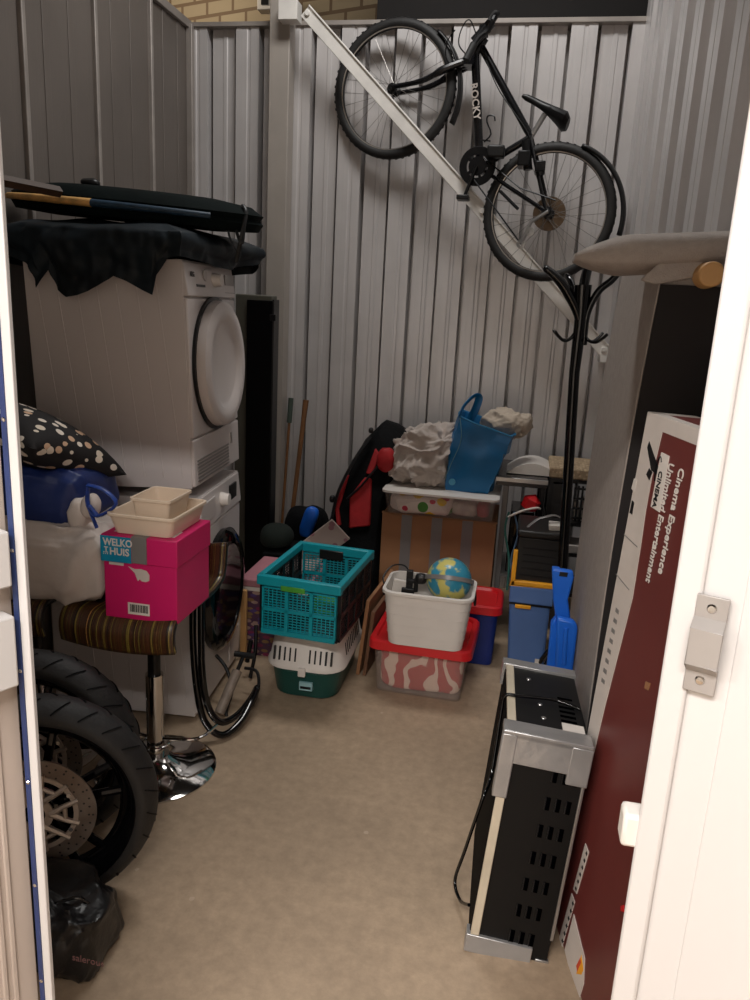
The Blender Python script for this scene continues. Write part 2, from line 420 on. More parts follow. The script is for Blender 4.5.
# junction box on the brick wall above
p = at(267, 3, 5.6)
mb = MB().bb(p.x-.06, p.x+.05, 5.57, 5.66, p.z-.05, p.z+.09)
jb = build('junction_box', mb, M_whitep, bevel=.006); tag(jb, 'small pale junction box on the brick wall above the partition', 'box')
mb = MB().bb(p.x-.03, p.x+.02, 5.564, 5.575, p.z-.02, p.z+.02)
build('cover', mb, M_dark, jb)

# ---- right door leaf (opens toward the corridor)
H0 = V((.184, .85, 0)); dd = V((.93, -.37, 0)).normalized(); nn = V((dd.y, -dd.x, 0))   # nn toward camera
rd = thing('door_1', 'x', 'door', (0,0,0)); del rd['label']; del rd['category']; struct(rd)
def leafbox(mb, s0, s1, t0, t1, z0, z1, mi=0, o=H0, dx=dd, n=nn):
    vs = []
    for z in (z0, z1):
        for s_, t_ in ((s0, t0), (s1, t0), (s1, t1), (s0, t1)):
            p = o+dx*s_+n*t_; vs.append((p.x, p.y, z))
    return mb.add(vs, [(0,3,2,1),(4,5,6,7),(0,1,5,4),(1,2,6,5),(2,3,7,6),(3,0,4,7)], mi)
mb = MB()
leafbox(mb, .028, .60, -.04, -.006, .02, 1.93)
for s_ in (.07, .20, .33, .46): leafbox(mb, s_, s_+.085, -.008, -.0045, .02, 1.93)
struct(build('door_panel', mb, M_door, rd, bevel=.002))
mb = MB(); leafbox(mb, 0, .03, -.04, .0, .01, 1.94); leafbox(mb, .03, .60, -.04, .0, 1.90, 1.94)
struct(build('door_frame', mb, M_door, rd, bevel=.004))
# bracket
pb = at(700, 655, .80); sb = (pb-H0).dot(dd); zb = pb.z
mb = MB(); w_ = .0165
leafbox(mb, sb-w_, sb+w_, .0, .004, zb+.026, zb+.055); leafbox(mb, sb-w_, sb+w_, .0, .004, zb-.058, zb-.028)
leafbox(mb, sb-w_, sb+w_, .014, .018, zb-.022, zb+.02)
vs = []
for s_ in (-w_, w_):
    for t_, z_ in ((0, .03), (.004, .03), (.018, .02), (.014, .018)): p = H0+dd*(sb+s_)+nn*t_; vs.append((p.x, p.y, zb+z_))
mb.add(vs, [(0,1,2,3),(7,6,5,4),(0,4,5,1),(1,5,6,2),(2,6,7,3),(3,7,4,0)])
vs = []
for s_ in (-w_, w_):
    for t_, z_ in ((0, -.032), (.004, -.034), (.018, -.022), (.014, -.02)): p = H0+dd*(sb+s_)+nn*t_; vs.append((p.x, p.y, zb+z_))
mb.add(vs, [(0,1,2,3),(7,6,5,4),(0,4,5,1),(1,5,6,2),(2,6,7,3),(3,7,4,0)])
hb = build('padlock_bracket', mb, pm('nickel', (160,154,150), .4, .2), rd, bevel=.0025)
hb['kind'] = 'structure'
mb = MB()
for z_ in (.041, -.043):
    p = H0+dd*sb+nn*.003; mb.lathe([(0, .003), (.004, .0028), (.0065, 0)], frame((p.x, p.y, zb+z_), dd, (0,0,-1)) @ MX.Rotation(pi, 4, 'X'), n=12)
sc_ = build('screws', mb, M_chrome, hb); sc_['kind'] = 'structure'
pk = at(629, 828, .86)
mb = MB(); mb.bb(pk.x-.009, pk.x+.025, .852, .885, pk.z-.022, pk.z+.022)
q = build('door_catch', mb, M_whitep, rd, bevel=.005); q['kind'] = 'structure'

# ---- left door leaf
H1 = V((-.609, .85, 0)); d1 = V((-.42, -.91, 0)).normalized(); n1_ = V((-d1.y, d1.x, 0))
ld = thing('door_2', 'x', 'door', (0,0,0)); del ld['label']; del ld['category']; struct(ld)
LB = lambda mb, *a: leafbox(mb, *a, o=H1, dx=d1, n=n1_)
e = V((1,0,0))
mb = MB(); mb.bb(-.6215, -.609, .844, .852, .01, 1.94); struct(build('door_edge', mb, M_door, ld, bevel=.0015))
mb = MB(); mb.bb(-.6285, -.6212, .843, .849, .01, 1.94); struct(build('seal_strip', mb, M_blue, ld))
mb = MB()
for k in range(9): mb.lathe([(0, .0015), (.002, .001), (.003, 0)], frame((-.6248, .8425, .25+k*.17), (1,0,0), (0,0,1)), n=8)
q = build('rivets', mb, M_chrome, ld); q['kind'] = 'structure'
H1 = V((-.630, .85, 0))
mb = MB(); LB(mb, 0, .62, -.04, -.01, .02, 1.93)
for s_ in (.03, .045, .17, .30, .43, .56): LB(mb, s_, s_+.008, -.012, -.007, .02, 1.93)
struct(build('door_panel', mb, M_doorg, ld, bevel=.002))
mb = MB()
for z0, z1 in ((1.225, 1.30), (1.085, 1.185)): LB(mb, .012, .6, -.012, .018, z0, z1)
struct(build('door_rail', mb, M_door, ld, bevel=.003))

# ================================================================== WASHER + DRYER
def machine(name, label, base, tilt, kind):
    t = thing(name, label, 'washing machine' if kind == 'w' else 'tumble dryer', base, (0, tilt, rad(4.5)))
    x0, x1, y1, h = -.575, 0, .555, .845     # local: front face at x=0 facing +X, near side at y=0
    mb = MB(); mb.bb(x0, x1-.012, 0, y1, .02, h)
    for k in range(7):                       # embossed side ribs, curving
        X = -.50+k*.071
        mb.tube([(X+.05*(1-((z-.05)/.75))**2*.6-.04*((z)/.85)**2, .0015, z) for z in [.06+i*.07 for i in range(11)]], .0034, 6)
    for fx in (-.54, -.06):
        for fy in (.06, .54): mb.cyl((fx, fy, 0), (fx, fy, .025), .02, n=10)
    build('body', mb, M_white, t, W=False, bevel=.006, seg=3)
    zc = .465 if kind == 'd' else .43
    # fascia
    mb = MB(); mb.prism([(x1-.04, .72), (x1+.004, .72), (x1+.004, .735), (x1-.008, h-.004), (x1-.04, h-.004)], .002, y1-.002)
    fas = build('control_panel', mb, M_white, t, W=False, bevel=.004)
    mb = MB(); mb.bb(x1-.02, x1, .004, y1-.004, .03 if kind == 'w' else .21, .715); build('front_panel', mb, M_white, t, W=False, bevel=.006)
    def FX(y, z, r=0): return MX.Translation((x1, y, z)) @ MX.Rotation(pi/2, 4, 'Y')
    mb = MB(); mb.lathe([(0, .03), (.022, .03), (.026, .004), (.026, -.006)], FX(.30, .785)); kn = build('knob', mb, M_whitep, t, W=False)
    if kind == 'd':
        mb = MB(); mb.lathe([(.257, -.002), (.257, .01), (.243, .012), (.243, -.002)], FX(.2775, zc), 48, closed=True); build('door_seal', mb, M_dark, t, W=False)
        mb = MB(); mb.lathe([(0, .028), (.15, .03), (.165, .036), (.18, .05), (.222, .052), (.24, .042), (.245, .012), (.24, 0), (0, 0)], FX(.2775, zc), 48); build('door', mb, M_white, t, W=False, smooth=50)
        mb = MB(); mb.bb(-.004, .003, .10, .19, .755, .764); build('grip_slot', mb, M_dark, t, W=False)
        mb = MB(); mb.lathe([(0, .002), (.02, .002), (.022, .0)], FX(.2, .80)); build('logo_disc', mb, pm('pale_print', (190,182,178), .4), t, W=False)
        # lower service flap with vents
        mb = MB(); mb.bb(x1-.02, x1, .004, y1-.004, .025, .203); fl = build('service_flap', mb, M_white, t, W=False, bevel=.005)
        mb = MB()
        for k in range(7): mb.bb(-.002, .004, .03, .40, .04+k*.013, .045+k*.013)
        build('vent_grille', mb, M_alu, fl, W=False)
        mb = MB(); mb.bb(-.002, .006, .43, .44, .12, .165); build('flap_catch', mb, M_alu, fl, W=False)
        mb = MB(); mb.bb(-.003, .0035, .42, .55, .735, .742); mb.bb(-.003, .003, .43, .54, .77, .81); build('display', mb, pm('grey_display', (150,144,140), .3), t, W=False)
    else:
        mb = MB(); mb.lathe([(.238, -.002), (.243, .02), (.22, .04), (.19, .045), (.18, .03), (.18, -.002)], FX(.2775, zc), 48, closed=True); d = build('door_ring', mb, M_gloss, t, W=False, smooth=50)
        mb = MB(); mb.lathe([(0, .015), (.08, .02), (.18, .036), (.181, 0)], FX(.2775, zc), 40); build('door_glass', mb, M_gloss, d, W=False)
        mb = MB(); mb.bb(-.003, .003, .40, .49, .755, .815); build('display', mb, M_gloss, t, W=False)
        mb = MB(); mb.bb(-.003, .006, .03, .20, .745, .82); build('detergent_drawer', mb, M_white, t, W=False, bevel=.003)
        mb = MB(); mb.bb(-.002, .004, .40, .54, .06, .18); build('filter_flap', mb, M_white, t, W=False, bevel=.003)
    return t
machine('washing_machine', 'white front-loading washing machine with black porthole door under the dryer', (-1.110, 2.52, 0), 0, 'w').scale.z = 1.045
dry = machine('tumble_dryer', 'white tumble dryer with round white door stacked on the washing machine', (-1.113, 2.52, .910), rad(-2.3), 'd')
dry.scale.z = .955
DT = TM[dry.name]
text('lettering', 'AEG', .024, DT @ frame((-.0005, .045, .79), (0,1,0), (-.11,0,1)), M_dark, dry, bold=.0006)
# ================================================================== LIGHTS
def area(name, loc, rot, sx, sy, power, col=(1, .965, .925)):
    l = bpy.data.lights.new(name, 'AREA'); l.shape = 'RECTANGLE'; l.size = sx; l.size_y = sy; l.energy = power; l.color = col
    o = bpy.data.objects.new(name, l); COL.objects.link(o); o.location = loc; o.rotation_euler = rot; return o
area('corridor_lamp', (-.35, -.62, 2.72), (0, 0, 0), 1.4, .12, 86, (1, .965, .93))
area('corridor_fill_lamp', (-2.6, -.62, 2.72), (0, 0, 0), 1.2, .12, 70)  # added unseen lamp; its bounce off the corridor wall fills the unit
area('hall_lamp', (-.55, 3.2, 4.15), (0, 0, 0), 1.2, .5, 38, (1, .98, .95))
area('hall_lamp_back', (-2.9, 5.2, 3.9), (rad(35), 0, 0), 1.2, .15, 11, (1, .88, .7))
w = bpy.data.worlds.new('world'); S.world = w; w.use_nodes = True
w.node_tree.nodes['Background'].inputs[0].default_value = (1, .94, .88, 1); w.node_tree.nodes['Background'].inputs[1].default_value = .05

# ================================================================== BICYCLE
def yb(x): return 4.315 - (x+.8)*.20          # the bicycle leans a little off the wall towards its rear wheel
def bp(u, v, off=0):
    p = at(u, v, 4.22)
    for _ in range(4): p = at(u, v, yb(p.x)+off)
    return p
bike = thing('bicycle', 'black mountain bicycle hung by its handlebar high on the back wall', 'bicycle', tuple(bp(480, 140)))
def wheel(cu, cv, R, rear):
    c = bp(cu, cv); ax = V((-.20, -1, 0)).normalized()       # axis
    T = frame(c, V((1, -.2, 0)), V((0, 0, 1)))
    w_ = build('wheel', MB().lathe([(R-.045, -.014), (R-.03, -.017), (R-.022, -.013), (R-.022, .013), (R-.03, .017), (R-.045, .014)], T, 56, closed=True), M_rim, bike)
    mb = MB(); pr = [(R-.026+.026*cos(a)*1.0, .025*sin(a)) for a in [2*pi*i/12 for i in range(12)]]
    mb.lathe(pr, T, 56, closed=True)
    for k in range(56):
        for s_ in (-1, 1):
            a = 2*pi*(k+.25*s_)/56; q = T @ MX.Rotation(a, 4, 'Z') @ MX.Translation((R-.002, 0, .011*s_)); mb.box((0,0,0), (.003, .012, .010), q)
    build('tyre', mb, M_rub, w_)
    mb = MB(); mb.lathe([(R-.05, .015), (R-.036, .0185), (R-.034, .015), (R-.048, .012)], T, 56, closed=True); build('rim_edge', mb, M_rimline, w_)
    mb = MB()
    for k in range(28):
        a = 2*pi*k/28; sd = 1 if k % 2 else -1; b_ = a + (.9 if (k//2) % 2 else -.9)
        mb.tube([T @ V((.022*cos(b_), .022*sin(b_), .028*sd)), T @ V(((R-.045)*cos(a), (R-.045)*sin(a), 0))], .0012, 4)
    build('spokes', mb, M_spoke, w_)
    mb = MB(); mb.lathe([(.012, -.05), (.018, -.03), (.028, -.028), (.014, -.02), (.014, .02), (.028, .028), (.018, .03), (.012, .05)], T, 20)
    build('hub', mb, M_dark, w_)
    return T
TF = wheel(394, 90, .335, 0); TR = wheel(548, 213, .328, 1)
BB = bp(480, 168); HT = bp(485, 38); HB = bp(470, 62); ST = bp(531, 137); RH = bp(548, 213); FH = bp(396, 90); SP = bp(545, 114)
frm = MB()
frm.cyl(HT, HB, .021); frm.cyl(HB.lerp(HT, .35), BB, .021); frm.cyl(HT.lerp(HB, .3), ST, .018); frm.cyl(BB, ST, .017)
for s_ in (-1, 1):
    o_ = V((.2, 1, 0)).normalized()*s_
    frm.tube([ST+o_*.015, ST.lerp(RH, .35)+o_*.045, RH+o_*.06], .009); frm.tube([BB+o_*.02, BB.lerp(RH, .3)+o_*.045, RH+o_*.06], .010)
frm.cyl(BB+V((.2,1,0))*.045, BB-V((.2,1,0))*.045, .026)
fo = build('frame', frm, M_bikeb, bike)
p0 = bp(470.5, 84, -.03); p1 = bp(474, 120, -.03); dn = (p1-p0).normalized()
text('lettering', 'ROCKY', .050, frame(p0, dn, (1, -.2, 0)), M_white2, fo, ext=.001, bold=.001)
fk = MB()
for s_ in (-1, 1):
    o_ = V((.2, 1, 0)).normalized()*s_
    fk.tube(smoothpts([HB+o_*.03, bp(448, 72)+o_*.052, bp(425, 84)+o_*.056, FH+o_*.056], 4), [.019]*6+[.014]*3+[.012]*4)
fk.box(tuple(HB), (.05, .11, .05)); fk.cyl(HB, HB.lerp(bp(440, 75), .3), .02)
build('fork', fk, M_bikeb, bike)
st = MB(); g0 = bp(482, 28); g1 = bp(488, 30, -.10)
st.cyl(HT, g0, .017); st.cyl(g0, g1, .016); build('stem', st, M_dark, bike)
hbm = MB(); hbm.tube(smoothpts([bp(470, 52, -.14), bp(478, 38, -.12), g1, bp(494, 18, -.1), bp(497, 14, .0)], 4), .015); hbm.cyl(bp(474, 42, -.05), bp(492, 22, -.05), .024)
hbar = build('handlebar', hbm, M_dark, bike)
mb = MB(); mb.cyl(bp(466, 60, -.15), bp(474, 44, -.13), .018); mb.cyl(bp(489, 24, -.11), bp(496, 14, -.04), .019); build('grips', mb, M_rub, hbar)
mb = MB(); mb.tube(smoothpts([bp(478, 40, -.12), bp(470, 20, -.14), bp(462, 28, -.13), bp(459, 45, -.10), bp(470, 58, -.05)], 5), .003, 6)
mb.tube(smoothpts([bp(455, 30, -.12), bp(447, 42, -.1), bp(446, 58, -.08), bp(452, 66, -.04)], 5), .003, 6)
mb.tube(smoothpts([bp(486, 60, -.03), bp(500, 92, -.03), bp(528, 133, -.03), bp(534, 160, -.03)], 4), .003, 6)
build('cables', mb, M_black, hbar)
sd = MB(); sd.cyl(ST, SP, .0135); build('seat_post', sd, M_alu, bike)
# saddle seen from its side and underneath
T = frame(bp(545, 110, -.02), (bp(566, 125)-bp(530, 102)), (0, -1, .5))
sd = MB(); L_ = .27
rings = []
for i in range(13):
    t_ = i/12; wdt = .016+.062*max(0, (t_-.35)/.65)**1.3; th = .016+.02*t_; x_ = -L_/2+L_*t_
    if i in (0, 12): wdt *= .6; th *= .6
    rings.append([(x_, wdt*cos(2*pi*j/14), th*sin(2*pi*j/14)*.8-.012*sin(pi*t_)) for j in range(14)])
sd.loft(rings, 0, T); build('saddle', sd, M_black, bike)
sa = MB()
# chainset
Tc = frame(BB-V((.2,1,0))*.05, V((1,-.2,0)), V((0,0,1)))
sa.lathe([(.055, -.003), (.09, -.004), (.094, 0), (.09, .004), (.055, .003)], Tc, 36, closed=True); sa.lathe([(0, -.006), (.045, -.005), (.045, .005), (0, .006)], Tc, 24)
for k in range(5): sa.box((.05, 0, 0), (.05, .014, .006), Tc @ MX.Rotation(2*pi*k/5, 4, 'Z'))
chs = build('chainset', sa, M_dark, bike)
pa = bp(463, 198, -.09); pb_ = bp(506, 126, .09)
ca = MB(); ca.cyl(BB-V((.2,1,0))*.062, pa+V((0, .03, 0)), .010, .008); build('crank', ca, M_dark, chs)
ca = MB(); ca.box(tuple(pa), (.06, .09, .022), None); build('pedal', ca, M_black, chs, bevel=.004)
pb_ = bp(496, 152, -.09)
ca = MB(); ca.cyl(BB+V((.2,1,0))*.06, bp(492, 152, .07), .010, .008); build('crank', ca, M_dark, chs)
ca = MB(); ca.box(tuple(pb_), (.085, .07, .055), MX.Identity(4)); build('pedal', ca, M_black, chs, bevel=.008)
mb = MB(); mb.tube(smoothpts([bp(484, 142, -.1), bp(491, 134, -.1), bp(487, 122, -.1), bp(488, 116, -.1), bp(494, 116, -.1), bp(495, 121, -.1)], 3), .004, 6)
mb.tube([bp(481, 140, -.05), bp(490, 141, -.09)], .004, 6); build('bottle_cage', mb, M_dark, bike)
mb = MB(); mb.lathe([(0, -.068), (.04, -.066), (.06, -.05), (.082, -.035), (.082, -.032), (0, -.03)], TR, 36); mb.lathe([(.02, -.07), (.04, -.062), (.04, -.058), (.02, -.06)], TR, 30, closed=True); build('cassette', mb, M_rust, bike)
mb = MB(); a_ = bp(531, 222, -.08); b_ = bp(521, 244, -.09)
mb.tube([RH+V((0, -.07, 0)), a_, b_], .009); 
for p in (bp(530, 232, -.09), b_): mb.lathe([(.008, -.004), (.022, -.003), (.022, .003), (.008, .004)], frame(p, (1,-.2,0), (0,0,1)), 16, closed=True)
build('derailleur', mb, M_alu, bike)
mb = MB(); tl = [bp(484, 158, -.06), bp(520, 188, -.07), RH+V((.03, -.075, .05))]; mb.tube(tl, .004, 6); mb.tube([bp(474, 180, -.06), bp(505, 222, -.08), b_], .004, 6); build('chain', mb, M_dark, bike)
mb = MB(); mb.tube([bp(500, 191, -.05), bp(518, 209, -.06)], .008); build('kickstand', mb, M_dark, bike)
mb = MB(); mb.box(tuple(bp(524, 160, -.02)), (.06, .12, .07)); build('rear_brake', mb, M_dark, bike, bevel=.006)
mb = MB(); mb.box(tuple(bp(540, 168, -.02)), (.05, .12, .05)); build('reflector', mb, M_dark, bike, bevel=.006)
mb = MB(); mb.cyl(bp(526, 140, -.03), bp(528, 170, -.03), .022); build('brake_arm', mb, M_dark, bike)
def fender(T, a0, a1, R0, r1=None):
    mb = MB(); n = 22
    def fn(u_, v_):
        a = rad(a0+(a1-a0)*u_); w_ = (v_-.5)*.066; R_ = R0+(r1 or 0)*u_-.35*abs(v_-.5)**2*.09
        return T @ V((R_*cos(a), R_*sin(a), w_))
    mb.grid(fn, n, 7); return mb
build('mudguard', fender(TF, 48, -28, .350, .03), M_black, bike, solid=.010)
build('mudguard', fender(TR, 66, -16, .345, .035), M_black, bike, solid=.016)

# ================================================================== STOOLS + things on them
def stool(x, y, label):
    t = thing('bar_stool', label, 'stool', (x, y, 0), group=None)
    mb = MB(); mb.lathe([(.205, 0), (.205, .006), (.19, .013), (.12, .026), (.06, .045), (.045, .06), (.0, .062)], None, 48); build('base', mb, M_chrome, t, W=False)
    mb = MB(); mb.cyl((0,0,.05), (0,0,.36), .03); build('column', mb, M_chrome, t, W=False)
    mb = MB(); mb.cyl((0,0,.36), (0,0,.585), .021); build('gas_lift', mb, M_dark, t, W=False)
    mb = MB(); mb.tube([(-.03, 0, .2), (-.17, -.05, .2), (-.17, -.17, .2), (.0, -.2, .2), (.17, -.17, .2), (.17, -.05, .2), (.03, 0, .2)], .008); 
    mb = MB(); mb.tube([(.045*cos(rad(a)), .045*sin(rad(a)), .1) for a in range(0, 360, 20)], .006, closed=True)
    mb.tube(smoothpts([(.03, .0, .12), (.14, .03, .12), (.17, .13, .12)], 4), .006); mb.tube(smoothpts([(-.03, .0, .12), (-.14, .03, .12), (-.17, .13, .12)], 4), .006)
    build('foot_rest', mb, M_chrome, t, W=False)
    # shell seat: waterfall front, low raised back
    pr = [(-.205, -.085), (-.214, -.04), (-.205, -.008), (-.17, .01), (-.05, .0), (.08, -.004), (.15, .008), (.185, .03), (.2, .085), (.207, .14)]
    pr = [(p.x, p.z) for p in smoothpts([(a, 0, b) for a, b in pr], 3)]
    mb = MB()
    mb.grid(lambda u_, v_: (-.195+.375*u_, pr[round(v_*(len(pr)-1))][0], .625+pr[round(v_*(len(pr)-1))][1]+.018*abs(u_-.5)**2*4), 15, len(pr))
    build('seat_shell', mb, M_stripe, t, W=False, solid=.014, smooth=60)
    mb = MB(); mb.box((0, 0, .59), (.16, .16, .03)); mb.cyl((.02, 0, .58), (.10, -.12, .55), .005); build('seat_bracket', mb, M_dark, t, W=False)
    return t
stool(-1.125, 2.2, 'chrome bar stool with striped seat standing before the washer, carrying the pink box')
stool(-1.56, 2.2, 'mostly hidden striped bar stool under the white duvet, behind the tyres')
# pink box
x0, x1, y0, y1, z0, z1 = -1.178, -.945, 2.0, 2.24, .642, .905
t = thing('cardboard_box', 'magenta cardboard box with cyan welcome lettering, on the striped bar stool', 'box', ((x0+x1)/2, y0+.12, z0))
build('body', MB().bb(x0, x1, y0, y1, z0, z1-.01), M_pink, t, bevel=.003)
ld_ = build('lid', MB().bb(x0-.004, x1+.004, y0-.004, y1+.004, z1-.083, z1), M_pink, t, bevel=.003)
build('printed_corner', MB().bb(x0-.0055, x0+.092, y0-.0055, y0+.05, z1-.083, z1-.004), M_cyan, ld_)
build('tape', MB().bb(x0+.094, x0+.142, y0-.0065, y0+.15, z1-.08, z1+.0015), M_tape, ld_)
build('tape', MB().bb(x0+.02, x1-.02, y0+.03, y0+.09, z1-.001, z1+.001), M_paper, ld_)
FT = lambda x, z, y=y0: frame((x, y, z), (1,0,0), (0,0,1))
text('lettering', 'WELKO', .031, FT(x0+.004, z1-.032, y0-.007), M_paper, ld_, font_sx=.86, bold=.0008)
text('lettering', 'HUIS', .031, FT(x0+.024, z1-.060, y0-.007), M_paper, ld_, font_sx=.95, bold=.0008)
text('lettering', 'T', .021, FT(x0+.007, z1-.052, y0-.007), M_paper, ld_, bold=.0006)
mb = MB()
for k in range(4): mb.bb(x0+.004+k*.0042, x0+.0062+k*.0042, y0-.0072, y0-.006, z1-.056, z1-.053)
for k in range(3): mb.bb(x0+.004+k*.006, x0+.006+k*.006, y0-.0072, y0-.006, z1-.061, z1-.058)
build('dotted_mark', mb, M_paper, ld_)
mb = MB(); poly = [(.07,-.092),(.09,-.098),(.11,-.096),(.128,-.10),(.137,-.112),(.136,-.13),(.125,-.135),(.112,-.134),(.106,-.128),(.10,-.135),(.096,-.126),(.09,-.11)]
mb.prism([(x0+a+.01, z1+b-.002) for a, b in poly], y0-.0015, y0+.001); build('torn_patch', mb, M_white2, t)
build('torn_patch', MB().bb(x0+.018, x0+.065, y0-.0012, y0+.001, z1-.094, z1-.086), M_white2, t)
lb = build('barcode_label', MB().bb(x0+.075, x0+.145, y0-.0012, y0+.001, z0+.018, z0+.055), M_paper, t)
mb = MB(); random.seed(3); q = x0+.082
while q < x0+.138:
    w_ = random.choice((.0012, .002, .003)); mb.bb(q, q+w_, y0-.0018, y0, z0+.026, z0+.05); q += w_+random.choice((.0012, .002))
build('bars', mb, M_black, lb)
# white trays
def tray(name, label, x0, x1, y0, y1, z0, h, th, r, mat, rimw=.006):
    mb = MB(); w, d = x1-x0, y1-y0; cx, cy = (x0+x1)/2, (y0+y1)/2
    R = [rrect(cx, cy, w-.03, d-.03, r, z0), rrect(cx, cy, w, d, r, z0+h), rrect(cx, cy, w+rimw*2, d+rimw*2, r, z0+h), rrect(cx, cy, w+rimw*2, d+rimw*2, r, z0+h-.006), ]
    rings = [rrect(cx, cy, w-.03, d-.03, r, z0), rrect(cx, cy, w-.004, d-.004, r, z0+h-.008), rrect(cx, cy, w+rimw, d+rimw, r, z0+h-.008), rrect(cx, cy, w+rimw, d+rimw, r, z0+h),
             rrect(cx, cy, w-th*2, d-th*2, r*.8, z0+h), rrect(cx, cy, w-.03-th*2, d-.03-th*2, r*.8, z0+th)]
    mb.loft(rings); o = build(name, mb, mat); tag(o, label, 'tray'); return o
tray('plastic_tray', 'wide cream plastic tray lying on the magenta box', -1.165, -.955, 2.0, 2.25, .907, .062, .004, .02, M_cream)
tray('plastic_container', 'smaller square cream container nested in the wide cream tray', -1.11, -.985, 2.04, 2.2, .913, .098, .003, .014, M_cream)
# duvet bag, navy roll, dotted cushion
mb = MB(); mb.blob((-1.445, 2.17, .775), (.50, .35, .25), .42, 90, 50, .022, 5, 2, rid=.018)
dv = build('duvet', mb, M_duvet, smooth=80); tag(dv, 'folded off-white duvet under the navy roll, beside the magenta box', 'duvet')
mb = MB(); mb.blob((-1.52, 2.2, .965), (.45, .30, .19), .42, 80, 44, .012, 5, 5, rid=.012)
t = thing('sleeping_bag', 'navy blue nylon roll with white tie end, between the cushion and the duvet', 'bag', (-1.52, 2.2, .89))
build('roll', mb, M_bluebag, t, smooth=80)
mb = MB(); mb.blob((-1.30, 2.08, .93), (.06, .07, .10), .8, 20, 14, .008, 14, 3); mb.blob((-1.255, 2.07, .965), (.05, .05, .07), .8, 20, 14, .008, 14, 9); build('lining_tuft', mb, M_duvet, t, smooth=80)
ls = [V(at(a, b_, 2.03)) for a, b_ in ((88, 485), (104, 490), (116, 504), (98, 516), (88, 505))]
mb = MB(); mb.tube(smoothpts(ls+[ls[0]], 4), .010, 8, flat=.5); mb.tube(smoothpts([ls[3], ls[4], V(at(97, 528, 2.03))], 4), .008, 8, flat=.5); build('tie_strap', mb, pm('navy_ribbon', (30,62,140), .4, 0, .3, 60), t, smooth=60)
def pil(u_, v_, s_):
    a, b_ = u_*2-1, v_*2-1
    th = .105*((1-abs(a)**2.4)*(1-abs(b_)**2.4))**.45
    return V((a*.235*(1-.10*(1-b_*b_)), b_*.2*(1-.10*(1-a*a)), s_*th*.8))
T = MX.Translation((-1.525, 2.2, 1.135)) @ MX.Rotation(rad(19), 4, 'Y') @ MX.Rotation(rad(-16), 4, 'X') @ MX.Rotation(rad(-20), 4, 'Z')
mb = MB(); mb.grid(lambda u_, v_: pil(u_, v_, 1), 26, 26, T=T); mb.grid(lambda u_, v_: pil(u_, v_, -1), 26, 26, T=T)
cu = build('cushion', mb, M_dots, smooth=80); tag(cu, 'black cushion with pale dots lying on the navy roll', 'cushion')

